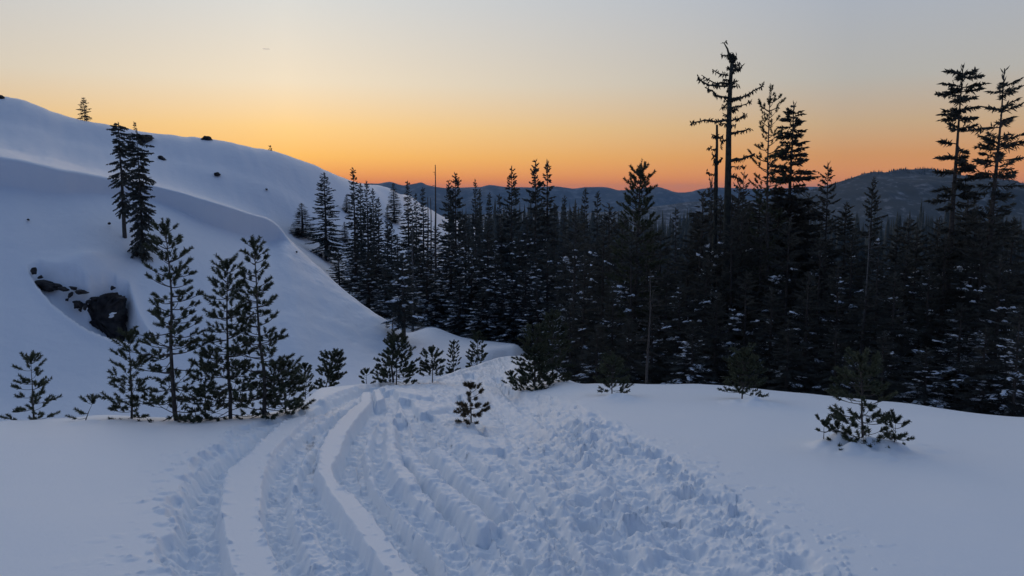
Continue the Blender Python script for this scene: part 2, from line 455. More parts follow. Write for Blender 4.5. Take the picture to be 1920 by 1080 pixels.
TRACKS = [([on_plane(*p) for p in s], hw, dp) for s, hw, dp in [
    ([(705, 733), (640, 768), (590, 790), (530, 808), (480, 840), (440, 865), (405, 890), (388, 920), (378, 960), (378, 1000), (392, 1040), (415, 1090)], 0.17, 0.13),
    ([(712, 740), (692, 770), (640, 797), (588, 822), (558, 850), (530, 880), (515, 920), (515, 960), (530, 1000), (552, 1040), (575, 1090)], 0.12, 0.12),
    ([(648, 808), (605, 850), (580, 890), (590, 930), (622, 966), (660, 1008), (705, 1050), (750, 1100)], 0.11, 0.11),
    ([(722, 745), (712, 780), (690, 805), (662, 835), (645, 870), (662, 905), (700, 938), (740, 978), (785, 1020), (840, 1070), (860, 1100)], 0.14, 0.15),
    ([(735, 745), (735, 780), (722, 800), (712, 850), (722, 890), (752, 926), (800, 960), (850, 1000), (880, 1050)], 0.11, 0.11),
    ([(752, 800), (755, 830), (770, 870), (810, 905), (850, 940), (895, 980), (915, 1010)], 0.12, 0.15),
    ([(760, 765), (785, 810), (810, 850), (850, 890), (900, 925), (935, 955)], 0.11, 0.14),
    ([(800, 790), (835, 830), (880, 870), (930, 905), (975, 945)], 0.12, 0.11),
    ([(880, 700), (905, 735), (950, 770), (1010, 820), (1070, 880), (1120, 960), (1180, 1060)], 0.20, 0.10),
    ([(935, 700), (975, 740), (1040, 790), (1120, 850), (1210, 930), (1300, 1010), (1420, 1090)], 0.20, 0.10),
    ([(745, 790), (790, 850), (860, 910), (950, 990), (1010, 1090)], 0.06, 0.09), ([(860, 745), (900, 800), (960, 870), (1040, 960), (1100, 1090)], 0.07, 0.10),
    ([(905, 735), (965, 800), (1050, 880), (1150, 970), (1260, 1090)], 0.07, 0.10), ([(556, 905), (588, 960), (636, 1020), (690, 1090)], 0.05, 0.06),
    ([(700, 790), (672, 850), (684, 900), (730, 950), (800, 1010), (870, 1090)], 0.05, 0.16),
]]
MOUNDS = []      # (x, y, radius, height), filled from the saplings below
def mound(px, py, r, h, dx=0.0):
    x, y = on_plane(px, py)
    MOUNDS.append((x + dx, y, r, h))
mound(887, 797, 0.34, 0.07); mound(1150, 757, 0.38, 0.09, 0.1); mound(1395, 765, 0.42, 0.13, 0.12)
mound(1590, 850, 0.36, 0.10); mound(1640, 858, 0.42, 0.09); mound(1712, 848, 0.30, 0.05, 0.1); mound(165, 806, 0.25, 0.05); mound(1560, 852, 0.22, 0.07)
mound(1670, 855, 0.20, 0.05)

def terrace_relief(x, y):
    dz = 0.05 * fbm(x * 0.35, y * 0.25, 40, 3) + 0.006 * fbm(x * 2.2, y * 1.6, 44, 3)
    for mx, my, r, h in MOUNDS:
        q = ((x - mx) / r) ** 2 + ((y - my) / (r * 1.2)) ** 2
        dz += h * np.exp(-q) * (1 + 0.9 * vnoise(x * 7, y * 7, 71))
    m = (y > 2.5) & (y < 46) & (x > -6.5) & (x < 7.5)
    xs, ys = x[m], y[m]
    jit = 0.10 * fbm(xs * 2.0, ys * 2.0, 50, 4) + 0.05 * vnoise(xs * 9, ys * 9, 55)
    zone = poly_sd(xs, ys, ZONE) + jit * 1.6
    strip = np.full(xs.shape, 9.0); soft = np.full(xs.shape, 9.0)
    for k, s in enumerate(STRIPS):
        if k in (2, 3, 4, 5, 6, 7):
            soft = np.minimum(soft, poly_sd(xs, ys, s))
        else:
            strip = np.minimum(strip, poly_sd(xs, ys, s))
    soft = soft + 0.05 * fbm(xs * 4, ys * 4, 95, 3)
    strip = strip + 0.028 * vnoise(xs * 8, ys * 8, 56) + 0.02 * vnoise(xs * 3, ys * 3, 57)
    inz = sstep(0.03, -0.09, zone) * sstep(-0.012, 0.05, strip)          # 1 where the snow was broken
    keep = 1 - sstep(-0.012, 0.085, soft)                                    # slumped ridges left between the right-hand tracks
    right = sstep(-0.6, 0.9, xs - 0.02 * ys)                               # trodden side, left side was driven
    # driven trenches
    tr = np.zeros(xs.shape)
    for line, hw, dp in TRACKS:
        q = poly_sd(xs, ys, line, False) + 0.03 * vnoise(xs * 5, ys * 5, 58)
        tr = np.maximum(tr, dp * (1 - sstep(hw * 0.7, hw * 1.35, q)))
    # lumps, blocks and boot holes
    wx = xs + 0.06 * fbm(xs * 6, ys * 6, 60, 2); wy = ys + 0.06 * fbm(xs * 6 + 40, ys * 6, 61, 2)
    f1, v1 = worley(wx * 5.6, wy * 4.8, 62)
    lump = (v1 - 0.35) * (1 - sstep(0.15, 0.62, f1))
    f2, v2 = worley(wx * 13, wy * 11, 65)
    crumb = (v2 - 0.25) * (1 - sstep(0.1, 0.6, f2))
    f4, v4 = worley(wx * 27, wy * 22, 77)
    grit = (v4 - 0.3) * (1 - sstep(0.1, 0.6, f4)) * (1 - 0.75 * sstep(7.0, 11.0, ys))
    crumb = crumb * (1 - 0.4 * sstep(10.0, 16.0, ys))
    f3, v3 = worley(wx * 2.6, wy * 1.9, 68)
    hole = (1 - sstep(0.14, 0.33, f3)) * sstep(0.35, 0.5, v3) * (1 - 0.4 * sstep(8.0, 12.0, ys))
    rim = np.exp(-((f3 - 0.42) / 0.09) ** 2) * sstep(0.35, 0.5, v3)
    big = fbm(xs * 1.4, ys * 1.1, 70, 4)
    # churned floor: cross ribs left by the machine's track in the trenches
    rib = np.sin((ys + 0.25 * xs + 0.2 * vnoise(xs * 3, ys * 3, 73)) * 42) * 0.014 * sstep(0.03, 0.1, tr)
    bill = np.abs(fbm(wx * 5.0, wy * 4.4, 90, 3)) - 0.22
    tr = tr * (1 - 0.35 * right)
    broken = (-0.07 - tr + 0.05 * big + (0.05 + 0.035 * right) * lump + (0.036 + 0.022 * right) * crumb + (0.022 + 0.014 * right) * grit
              - 0.05 * bill - (0.035 + 0.085 * right) * hole + 0.02 * right * rim + rib)
    hush = 1 + right * (0.8 * sstep(-0.3, 0.4, fbm(xs * 0.9, ys * 0.6, 97, 3)) - 0.42)
    broken = (broken + 0.07 + tr) * hush * (1 - 0.45 * keep) - (0.07 + tr) * (1 - 0.85 * keep)
    dzl = inz * broken * (1 + 0.7 * sstep(13.0, 28.0, ys))
    # thrown crumbs lying on the untouched snow beside the tracks
    onstrip = np.where(strip < 0, np.exp(strip / 0.05), 1.0)
    spill = (1 - inz) * np.exp(-np.clip(zone, 0, 9) / 0.28) * (zone < 1.6) * onstrip
    dzl += spill * (0.075 * np.clip(lump - 0.25, 0, 1) + 0.07 * np.clip(crumb - 0.40, 0, 1)) * 1.4
    lipn = np.exp(-((strip - 0.02) / 0.03) ** 2) * sstep(0.1, 0, zone) * 0.008
    dz[m] += dzl + lipn
    return dz

def grid_faces(nr, nc):
    i = np.arange(nr - 1)[:, None] * nc + np.arange(nc - 1)[None, :]
    return np.stack([i, i + 1, i + nc + 1, i + nc], -1).reshape(-1, 4)

def px_az(px):
    return np.arctan((np.asarray(px, float) - 960.0) / FPX / CS)
az_near = np.concatenate([np.linspace(-math.pi, px_az(-120), 40, endpoint=False), px_az(np.linspace(-120, 240, 60, endpoint=False)),
                          px_az(np.linspace(240, 1760, 800, endpoint=False)), px_az(np.linspace(1760, 2040, 46, endpoint=False)), np.linspace(px_az(2040), math.pi, 40)])
tden = np.linspace(0, 2.5, 500)
Dn, Zn = profile(az_near, tden)
Zn = Zn + bank_relief(az_near[:, None] + 0 * Dn, Dn, tden[None, :] + 0 * Dn, Zn)
NR = 610
rows = np.zeros((len(az_near), NR)); rz = np.zeros_like(rows)
for i in range(len(az_near)):
    edge = np.interp(2.0, tden, Dn[i])
    q = np.concatenate([np.linspace(0.3, 3.6, 16, endpoint=False), 1 / np.linspace(1 / 3.6, 1 / edge, NR - 56, endpoint=False), np.interp(np.linspace(2, 2.5, 40), tden, Dn[i])])
    rows[i] = q; rz[i] = np.interp(q, Dn[i], Zn[i])
X = rows * np.sin(az_near)[:, None]; Y = rows * np.cos(az_near)[:, None]
# smooth the tabulated slope a little, then add the relief of the broken snow
rz = rz + terrace_relief(X, Y) * sstep(1.5, 3.0, rows)
rz[:, -1] -= 0.35                                           # tucks under the slope beyond
V = np.stack([X, Y, rz], -1)
o = link("snow_ground", make_mesh("snow_ground", V.reshape(-1, 3), grid_faces(len(az_near), NR)[:, ::-1]), M_SNOW)
tag(o, "open snowy terrace churned by snowmobile tracks and boot holes", None, None, "structure")

az_far = np.concatenate([np.linspace(-math.pi, px_az(-300), 60, endpoint=False), px_az(np.linspace(-300, 1050, 400, endpoint=False)),
                         px_az(np.linspace(1050, 2100, 90, endpoint=False)), np.linspace(px_az(2100), math.pi, 60)])
def sheet(name, t, label):
    D, H = profile(az_far, t)
    dz, over = bank_relief(az_far[:, None] + 0 * D, D, t[None, :] + 0 * D, H, True)
    H = H + dz; D = D - over
    V = np.stack([D * np.sin(az_far)[:, None], D * np.cos(az_far)[:, None], H], -1)
    o = link(name, make_mesh(name, V.reshape(-1, 3), grid_faces(len(az_far), len(t))[:, ::-1]), M_SNOWFAR)
    tag(o, label, None, None, "structure")
sheet("snow_bank", np.concatenate([np.linspace(2.5, 5.6, 130, endpoint=False), np.linspace(5.6, 6.15, 70, endpoint=False), np.linspace(6.15, 7.0, 16)]),
      "smooth snow bank with a curling cornice along its crest")
sheet("snow_hillside", np.concatenate([np.linspace(7.0, 11.0, 76, endpoint=False), np.linspace(11.0, 13.0, 30)]),
      "broad open snow hillside sloping down from the left to the valley")

# ------------------------------------------------------------------ mountains and far woods
def ridge(name, stations, depth_m, back, foot_z, mat, seed, rough, label, rows=26, cols=260, relief=0.10):
    """a mountain: crest surveyed by (photograph column, row), flanks falling to foot_z towards the valley and behind"""
    pxs = np.array([s[0] for s in stations], float); pys = np.array([s[1] for s in stations], float)
    q = np.linspace(pxs[0], pxs[-1], cols)
    crest = EYE + depth_m * np.array([ratio(v) for v in pchip(pxs, pys, q)])
    xs = (q - 960) / FPX / CS * depth_m
    span = xs[-1] - xs[0]
    crest = crest + rough * fbm((xs - xs[0]) / span * cols / 9.0, xs * 0, seed, 4)
    u = np.concatenate([np.linspace(-1, 0, rows), np.linspace(0, 1, 8)[1:]])
    prof = np.where(u < 0, np.abs(1 + u) ** 1.25, (1 - u) ** 1.1)
    Xg = xs[None, :] + 0 * u[:, None]
    Yg = depth_m + u[:, None] * back + 0 * xs[None, :]
    amp = relief * (crest - foot_z)[None, :]
    sc = 5.0 / back
    n = fbm(Xg * sc, Yg * sc * 0.6, seed + 7, 5)
    Zg = foot_z + (crest - foot_z)[None, :] * prof[:, None] + amp * n * (1 - prof[:, None] ** 3) * np.sqrt(prof[:, None] + 1e-6) * 2.2
    me = make_mesh(name, np.stack([Xg, Yg, Zg], -1).reshape(-1, 3), grid_faces(len(u), cols))
    o = link(name, me, mat)
    tag(o, label, None, None, "structure")
    return xs, crest
def forest_snow_material(name, scale, snow_share, stretch):
    m, t, b = material(name, 0.9)
    tcn = t.nodes.new("ShaderNodeTexCoord")
    mp = t.nodes.new("ShaderNodeMapping"); mp.inputs["Scale"].default_value = stretch
    t.links.new(tcn.outputs["Object"], mp.inputs[0])
    a = t.nodes.new("ShaderNodeTexNoise"); a.inputs["Scale"].default_value = scale; a.inputs["Detail"].default_value = 8; a.inputs["Roughness"].default_value = 0.65
    t.links.new(mp.outputs[0], a.inputs["Vector"])
    r = t.nodes.new("ShaderNodeValToRGB")
    e = r.color_ramp.elements
    e[0].position, e[1].position = snow_share, snow_share + 0.30
    e[0].color = (0.050, 0.058, 0.056, 1); e[1].color = (0.30, 0.315, 0.34, 1)
    t.links.new(a.outputs[0], r.inputs[0]); t.links.new(r.outputs[0], b.inputs["Base Color"])
    return m
M_MTN_FAR = forest_snow_material("far_range_forest", 0.012, 0.50, (1, 0.6, 1))
M_MTN_MID = forest_snow_material("ridge_forest", 0.05, 0.46, (1, 0.4, 1))
M_MTN = forest_snow_material("mountain_forest", 0.06, 0.53, (1, 0.35, 0.5))
ridge("mountain_range", [(-560, 350), (300, 352), (640, 348), (690, 344), (712, 344), (733, 341), (760, 347), (780, 344), (792, 341), (803, 346), (816, 349), (842, 352), (872, 352), (900, 351), (918, 347), (936, 350), (960, 352), (1000, 351), (1040, 350), (1072, 353), (1100, 350), (1130, 351), (1160, 357), (1192, 354), (1228, 351), (1245, 355), (1268, 360), (1290, 359), (1310, 355), (1350, 351), (1420, 353), (1520, 350), (1700, 352), (2000, 348), (2520, 352)],
      8000, 1900, -330, M_MTN_FAR, 3, 10, "long low blue mountain range along the orange horizon", 14, 620, 0.2)
ridge("wooded_ridge", [(300, 412), (760, 408), (900, 402), (1040, 396), (1120, 398), (1180, 394), (1240, 386), (1300, 379), (1360, 375), (1440, 376), (1560, 384), (1800, 394), (2300, 402)],
      3300, 1100, -150, M_MTN_MID, 21, 6, "low blue wooded ridge in front of the far mountains", 18, 300, 0.16)
mx, mz = ridge("wooded_mountain", [(1360, 398), (1440, 376), (1520, 356), (1560, 345), (1592, 333), (1618, 324), (1648, 322), (1676, 318), (1702, 317), (1722, 315), (1745, 319), (1775, 326), (1810, 331), (1860, 338), (1920, 346), (2050, 352), (2250, 350), (2600, 372)],
      2300, 1200, -120, M_MTN, 33, 3.0, "dark wooded mountain with snowy openings behind the right-hand trees", 40, 340, 0.2)

rng = np.random.default_rng(7)
def spire_mass(name, P, H, W, mat, label):
    """many small far conifers as one wood: each three ragged tiers"""
    mb = MB(); k = len(P)
    th = np.arange(5) * 2 * math.pi / 5
    Vs, Fs = [], []
    base = 0
    for (lo, hi, w) in ((0.02, 0.55, 1.0), (0.3, 0.8, 0.66), (0.55, 1.0, 0.38)):
        a = th[None, :] + rng.uniform(0, 6, (k, 1))
        rr = (W[:, None] * w * rng.uniform(0.55, 1.15, (k, 5)))
        ring = np.stack([P[:, 0:1] + rr * np.cos(a), P[:, 1:2] + rr * np.sin(a), P[:, 2:3] + H[:, None] * lo + H[:, None] * rng.uniform(-.05, .05, (k, 5))], -1)
        tip = P + np.stack([np.zeros(k), np.zeros(k), H * hi], 1)
        V = np.concatenate([ring, tip[:, None, :]], 1).reshape(-1, 3)
        b = (np.arange(k) * 6)[:, None]
        for j in range(5):
            mb.add(np.zeros((0, 3)), np.zeros((0, 3)))
        F = np.concatenate([b + np.array([[j, (j + 1) % 5, 5]]) for j in range(5)], 0)
        mb.add(V, F)
    o = link(name, mb.mesh(name, False), mat)
    tag(o, label, "forest", None, "stuff")
# fringe of trees along the mountain's crest and flanks
n = 2600
i = rng.integers(0, len(mx) - 1, n)
dep = 2300 - np.abs(rng.normal(0, 1, n)) * 60 * (rng.random(n) < 0.6) - rng.random(n) * 520 * (rng.random(n) < 0.5)
u = (dep - 2300) / 1200
zz = -120 + (mz[i] + 120) * np.abs(1 + u) ** 1.25
spire_mass("mountain_wood", np.stack([mx[i] + rng.uniform(-2, 2, n), dep, zz - 3], 1), rng.uniform(5, 11, n), rng.uniform(2.0, 3.6, n), M_FIR, "tiny far conifers fringing the crest of the wooded mountain")
# wood closing the valley behind the nearer firs
n = 2400
pxr = rng.uniform(640, 2100, n); dp = 170 + 420 * rng.random(n) ** 1.4
pts = []
for a, d in zip(pxr, dp):
    x = math.tan(bearing(a, 400)) * d
    pts.append((x, d, ground(x, d) - 0.4))
pts = np.array(pts)
topy = 400 + 10 * np.sin(pxr / 60) + rng.normal(6, 14, n) + np.clip(780 - pxr, 0, 200) * 0.35
hh = np.array([height_at(t, d) for t, d in zip(topy, dp)]) - pts[:, 2]
ok = hh > 4
spire_mass("valley_wood", pts[ok], np.minimum(hh[ok], 30), np.minimum(hh[ok], 30) * rng.uniform(0.10, 0.17, ok.sum()), M_FIR, "dark mass of far conifers closing the valley behind the firs")

# ------------------------------------------------------------------ trees
ICO = None
def ico():
    global ICO
    if ICO is None:
        import bmesh
        bm = bmesh.new(); bmesh.ops.create_icosphere(bm, subdivisions=2, radius=1)
        v1 = np.array([v.co[:] for v in bm.verts]); f1 = np.array([[v.index for v in f.verts] for f in bm.faces]); bm.free()
        bm = bmesh.new(); bmesh.ops.create_icosphere(bm, subdivisions=1, radius=1)
        v0 = np.array([v.co[:] for v in bm.verts]); f0 = np.array([[v.index for v in f.verts] for f in bm.faces]); bm.free()
        ICO = ((v0, f0), (v1, f1))
    return ICO
def pad(mb, rg, c, ax, l, w, h, fine=0):
    """a pillow of snow lying along direction ax"""
    v, f = ico()[fine]
    v = v * (1 + rg.uniform(-0.22, 0.22, (len(v), 1)))
    v = v * np.where(v[:, 2:3] < 0, [1, 1, 0.35], [1, 1, 1])
    ax = np.array(ax, float); ax /= np.linalg.norm(ax)
    sd = np.cross([0, 0, 1], ax); sd /= np.linalg.norm(sd) + 1e-9
    up = np.cross(ax, sd)
    mb.add(np.asarray(c) + v[:, 0:1] * ax * l + v[:, 1:2] * sd * w + v[:, 2:3] * up * h, f)

def fir(seed, H, Rb, bare=0.03, gap=0.27, per=6, power=0.85, droop=0.22, e0=-12, e1=35, snow=0.0, snow_top=0.8, irregular=0.3, twig=0.075, hang=0.15, tw=0.055, ragged=0.0, fine=0, trunk_r=None, limb=True, lean=0.0, vs=0.22, pile=2.0):
    """spire conifer -> meshes trunk, crown, snow"""
    rg = np.random.default_rng(seed)
    tr, cr, sn = MB(), MB(), MB()
    r0 = trunk_r or 0.012 * H + 0.03
    hs = np.linspace(-0.4, H, 9)
    wob = np.cumsum(rg.normal(0, 0.012 * H / 9, (9, 2)), 0); wob -= wob[0]
    axis = np.stack([wob[:, 0] + lean * hs, wob[:, 1], hs], 1)
    tr.tube(axis, r0 * np.clip(1 - hs / H, 0.05, 1) ** 0.8, 7)
    def at(z):
        return np.array([np.interp(z, hs, axis[:, 0]), np.interp(z, hs, axis[:, 1]), z])
    z = bare * H
    while z < 0.985 * H:
        f = z / H
        k = max(3, int(round(per * (1.1 - 0.45 * f) + rg.normal(0, 0.6))))
        ph = rg.uniform(0, 6.28)
        thin = ragged > 0 and rg.random() < ragged
        for b in range(k):
            if thin and rg.random() < 0.7:
                continue
            if rg.random() < irregular * 0.25:
                continue
            phi = ph + b * 6.283 / k + rg.normal(0, 0.25)
            L = (Rb * (1 - f) ** power + 0.07 * Rb) * (1 + irregular * rg.normal(0, 0.55))
            L *= 0.55 + 0.45 * min(1.0, (f - bare + 0.03) / 0.10)
            L = max(L, 0.10)
            zz = z + rg.uniform(-gap, gap) * 0.5
            e = R(e0 + (e1 - e0) * f ** 1.3 + rg.normal(0, 6))
            rad = np.array([math.cos(phi), math.sin(phi), 0.0]); sd = np.array([-rad[1], rad[0], 0.0])
            dr = droop * (1 - 0.6 * f)
            p0 = at(zz)
            bend = rg.normal(0, 0.12)
            def P(s):
                s = np.asarray(s)[..., None]
                return p0 + rad * L * s * math.cos(e) + sd * L * bend * s**2 + np.array([0, 0, 1.0]) * L * (math.sin(e) * s - dr * s**2 + 0.55 * dr * s**3)
            if limb and L > 0.35:
                tr.tube(P(np.linspace(0, 0.92, 4)), [r0 * 0.16 * (0.4 + L / Rb * 0.6), r0 * 0.12, r0 * 0.08, 0.006], 3, False)
            nn = max(4, int(2 * L / twig))
            s = rg.uniform(0.10, 1.0, nn) ** 0.8
            p = P(s); ax = P(np.minimum(s + 0.04, 1.06)) - P(s - 0.04)
            ax /= np.linalg.norm(ax, axis=1)[:, None]
            sg = np.where(rg.random(nn) < 0.5, -1, 1)[:, None]
            ang = R(52) + rg.normal(0, 0.22, nn)[:, None]
            d = ax * np.cos(ang) + sg * sd * np.sin(ang) + np.array([0, 0, 1.0]) * (rg.normal(-hang, vs, nn)[:, None])
            l = (0.10 + 0.30 * L * (1.02 - s) ** 0.7 * np.minimum(1, s * 3)) * rg.uniform(0.6, 1.25, nn)
            l = np.minimum(l, 0.55)
            cr.spindles(p, d, l, np.minimum(tw * rg.uniform(0.8, 1.3, nn), l * 0.5), np.tile([0, 0, 1.0], (nn, 1)))
            sl_s, sl_p, sl_d, sl_l = s, p, d / np.linalg.norm(d, axis=1)[:, None], l
            ns = max(2, int(L / twig * 0.8))
            s = rg.uniform(0.15, 1.0, ns); p = P(s); ax = P(s + 0.05) - P(s)
            ax /= np.linalg.norm(ax, axis=1)[:, None]
            cr.spindles(p, ax + rg.normal(0, 0.18, (ns, 3)) - np.array([0, 0, hang * 0.6]), rg.uniform(0.14, 0.26, ns), np.full(ns, tw * 1.25), np.tile([0, 0, 1.0], (ns, 1)))
            patch = float(vnoise(np.array(phi * 0.9 + seed), np.array(z * 0.55 + seed * 3.1), 4)) + 0.5
            if snow > 0 and f < snow_top and L > 0.3 and rg.random() < snow * (1.15 - f) * (2.2 * float(sstep(0.35, 0.75, np.array(patch))) if snow < 2 else 0.13):
                s0 = rg.uniform(0.45, 0.85)
                axv = P(min(1.0, s0 + 0.1)) - P(s0 - 0.1)
                big = rg.uniform(0.25, 1.0) ** pile
                # thin load lying along the twigs of the outer bough ...
                pick = np.where((np.abs(sl_s - s0) < 0.16 + 0.22 * big) & (rg.random(len(sl_s)) < 0.55))[0]
                if len(pick):
                    dn = sl_d[pick] * np.array([1, 1, 0.6])
                    sn.spindles(sl_p[pick] + np.array([0, 0, 0.030]) + rg.normal(0, 0.012, (len(pick), 3)), dn, sl_l[pick] * rg.uniform(0.6, 1.0, len(pick)), np.minimum(0.5 * sl_l[pick], rg.uniform(0.05, 0.11, len(pick))), np.tile([0, 0, 1.0], (len(pick), 1)))
                # ... and a pillow where it has built up
                if big > 0.30:
                    for r_ in range(1 + int(2 * big)):
                        c = P(min(1.0, s0 + rg.uniform(-0.16, 0.2))) + sd * rg.uniform(-0.14, 0.14) * L
                        pad(sn, rg, c + np.array([0, 0, 0.04]), axv + rg.normal(0, 0.05, 3) * L, (0.06 + 0.15 * L * big) * rg.uniform(0.6, 1), (0.05 + 0.12 * big * min(1, L)) * rg.uniform(0.6, 1), (0.03 + 0.07 * big), fine)
        z += gap * (1.1 - 0.35 * f) * rg.uniform(0.75, 1.25)
    n = 10
    cr.spindles(np.array([at(v) for v in np.linspace(0.93, 0.99, n) * H]), np.stack([rg.normal(0, 0.5, n), rg.normal(0, 0.5, n), np.full(n, 1.0)], 1), np.full(n, 0.02 * H + 0.05), np.full(n, tw), np.tile([1.0, 0, 0.1], (n, 1)))
    return tr.mesh("trunk"), cr.mesh("crown", False), (sn.mesh("branch_snow", False) if sn.n else None)

def brush(mb, rg, p0, d, l, n, nl=0.05, nw=0.014):
    """bottlebrush shoot of needles"""
    d = d / (np.linalg.norm(d) + 1e-9)
    a = np.cross(d, [0.3, 0.2, 0.93]); a /= np.linalg.norm(a) + 1e-9; b = np.cross(d, a)
    s = rg.uniform(0.0, 1.0, n); th = rg.uniform(0, 6.283, n)
    rad = np.cos(th)[:, None] * a + np.sin(th)[:, None] * b
    base = p0 + d * (s * l)[:, None]
    nd = rad * 0.8 + d * rg.uniform(0.4, 1.0, n)[:, None]
    nd /= np.linalg.norm(nd, axis=1)[:, None]
    tip = base + nd * (nl * rg.uniform(0.75, 1.2, n))[:, None]
    sw = np.cross(nd, rad + rg.normal(0, 0.7, (n, 3))); sw /= np.linalg.norm(sw, axis=1)[:, None] + 1e-9
    V = np.stack([base + sw * nw / 2, base - sw * nw / 2, tip], 1).reshape(-1, 3)
    mb.add(V, np.arange(3 * n).reshape(-1, 3))

def pine(seed, H, Rb, gap=0.26, per=5, power=0.7, bare=0.03, low_bush=1.0, slim_top=0.0, needles=80, lean=(0, 0), shoot=0.16, side=0.10, up=0.55, tiprad=0.055, nw=0.014, wood=0.010, keep=1.0, wind=0.0, stems=1):
    rg = np.random.default_rng(seed)
    tr, cr = MB(), MB()
    for st in range(stems):
        Hs = H * (1.0 if st == 0 else rg.uniform(0.6, 0.9)); off = np.array([0, 0]) if st == 0 else rg.normal(0, 0.12 * Rb + 0.05, 2)
        hs = np.linspace(-0.25, Hs, 10)
        wob = np.cumsum(rg.normal(0, 0.006 * Hs, (10, 2)), 0); wob -= wob[0]
        ax_ = np.stack([off[0] + wob[:, 0] + lean[0] * hs + 0.15 * lean[0] * hs**2 / Hs, off[1] + wob[:, 1] + lean[1] * hs, hs], 1)
        r0 = wood * Hs + 0.006
        tr.tube(ax_, r0 * np.clip(1 - hs / Hs * 0.93, 0.05, 1), 7)
        at = lambda z: np.array([np.interp(z, hs, ax_[:, 0]), np.interp(z, hs, ax_[:, 1]), z])
        z = bare * Hs + 0.02
        while z < Hs * 0.97:
            f = z / Hs
            k = max(2, int(round(per + rg.normal(0, 0.7))))
            ph = rg.uniform(0, 6.28)
            env = (1 - f) ** power * (1 - slim_top * sstep(0.25, 0.6, np.array(f)))
            if f < 0.35:
                env = env * low_bush
            for b in range(k):
                if rg.random() > keep:
                    continue
                phi = ph + b * 6.283 / k + rg.normal(0, 0.3)
                L = (Rb * float(env) + 0.06) * rg.uniform(0.6, 1.15)
                e = R(-3 + 32 * f ** 2 + rg.normal(0, 8))
                rad = np.array([math.cos(phi), math.sin(phi), 0.0]); rad = rad + np.array([wind, 0, 0]); rad /= np.linalg.norm(rad)
                sd = np.array([-rad[1], rad[0], 0.0])
                p0 = at(z + rg.uniform(-0.3, 0.3) * gap)
                bend = rg.normal(0, 0.15)
                def P(s):
                    return p0 + rad * L * s * math.cos(e) + sd * L * bend * s * s + np.array([0, 0, 1.0]) * L * (math.sin(e) * s - 0.10 * s + up * 0.40 * s ** 2.6)
                tr.tube([P(s) for s in np.linspace(0, 0.95, 5)], np.linspace(max(0.004, r0 * 0.24), 0.004, 5), 4, False)
                tipd = P(1.0) - P(0.85)
                brush(cr, rg, P(0.97), tipd + np.array([0, 0, 0.12 * np.linalg.norm(tipd)]), shoot * rg.uniform(0.7, 1.15), needles, tiprad, nw)
                s = 1.0 - 0.45 * shoot / max(L, 0.1)
                flip = 1
                while s > 0.22 and L > 0.16:
                    q = P(s); axd = P(s + 0.03) - P(s - 0.03); axd /= np.linalg.norm(axd) + 1e-9
                    flip = -flip
                    sl = min(0.34, 0.5 * (1.05 - s) * L + 0.03) * rg.uniform(0.6, 1.2)
                    dd = axd * 0.75 + sd * flip * rg.uniform(0.45, 0.9) + np.array([0, 0, rg.uniform(0.0, 0.55)])
                    dd /= np.linalg.norm(dd)
                    if sl > 0.10:
                        tr.tube([q, q + dd * sl * 0.6, q + dd * sl + np.array([0, 0, sl * 0.2])], [0.004, 0.0035, 0.003], 3, False)
                    brush(cr, rg, q + dd * sl * 0.55, dd + np.array([0, 0, 0.3]), shoot * rg.uniform(0.55, 1.0), int(needles * 0.8), tiprad, nw)
                    s -= side * rg.uniform(0.7, 1.3) / max(L, 0.1)
            z += gap * (1.15 - 0.4 * f) * rg.uniform(0.8, 1.2)
        top = at(Hs * 0.9)
        brush(cr, rg, top, at(Hs) - top + np.array([0, 0, 1e-3]), Hs * 0.1, int(needles * 1.5), tiprad * 0.9, nw)
        for j in range(4):
            phi = j * 1.57 + rg.uniform(0, 1)
            brush(cr, rg, at(Hs * 0.94), np.array([0.6 * math.cos(phi), 0.6 * math.sin(phi), 1.0]), shoot * 0.9, needles, tiprad, nw)
    return tr.mesh("trunk"), cr.mesh("crown", False)

def plant(name, meshes, mats, loc, rotz=0.0, scale=(1, 1, 1), label=None, cat="tree", group=None):
    e = bpy.data.objects.new(name, None)
    e.empty_display_size = 0.2
    COL.objects.link(e)
    e.location = loc; e.rotation_euler = (0, 0, rotz); e.scale = scale
    tag(e, label, cat, group)
    for nm, me, mt in zip(("trunk", "crown", "branch_snow"), meshes, mats):
        if me is not None:
            c = link(nm, me, mt, e)
            if nm == "branch_snow":
                c["kind"] = "stuff"; c["label"] = "white snow lying on the branches"
    return e

# ---- young pines on the terrace and its rim ------------------------------------
PM = (M_BARK, M_PINE)
G_PINE = "young pines on and around the snowy terrace"
def young_pine(seed, px, depth, top, width, label, name="young_pine", mats=PM, base_py=None, group=G_PINE, **kw):
    p = spot(px, depth, base_py or 740)
    H = height_at(top, depth) - p[2]
    W = 0.86 * width / FPX * depth / 2
    k = dict(gap=min(0.30, max(0.10, H * 0.085)), nw=max(0.013, 0.0011 * depth))
    k.update(kw)
    t = pine(seed, H, W, **k)
    return plant(name, t, mats, p, 0, (1, 1, 1), label, "pine tree", group)
young_pine(11, 60, 13.6, 670, 72, "small open pine alone at the far left rim of the terrace", power=0.85, per=4, gap=0.13)
young_pine(12, 158, 12.6, 754, 26, "tiny pine sapling leaning right beside the far left pine", name="pine_sapling", lean=(0.42, 0), keep=0.6, per=3)
young_pine(13, 243, 12.9, 628, 104, "slim waist-high pine left of the tall trio of pines", power=0.85, keep=0.9, gap=0.16)
young_pine(14, 333, 12.8, 410, 176, "tallest pine of the trio, with bare gaps between its upper branches", lean=(-0.025, 0), power=0.72, keep=0.92, per=6, side=0.11, gap=0.21, low_bush=1.05, shoot=0.13)
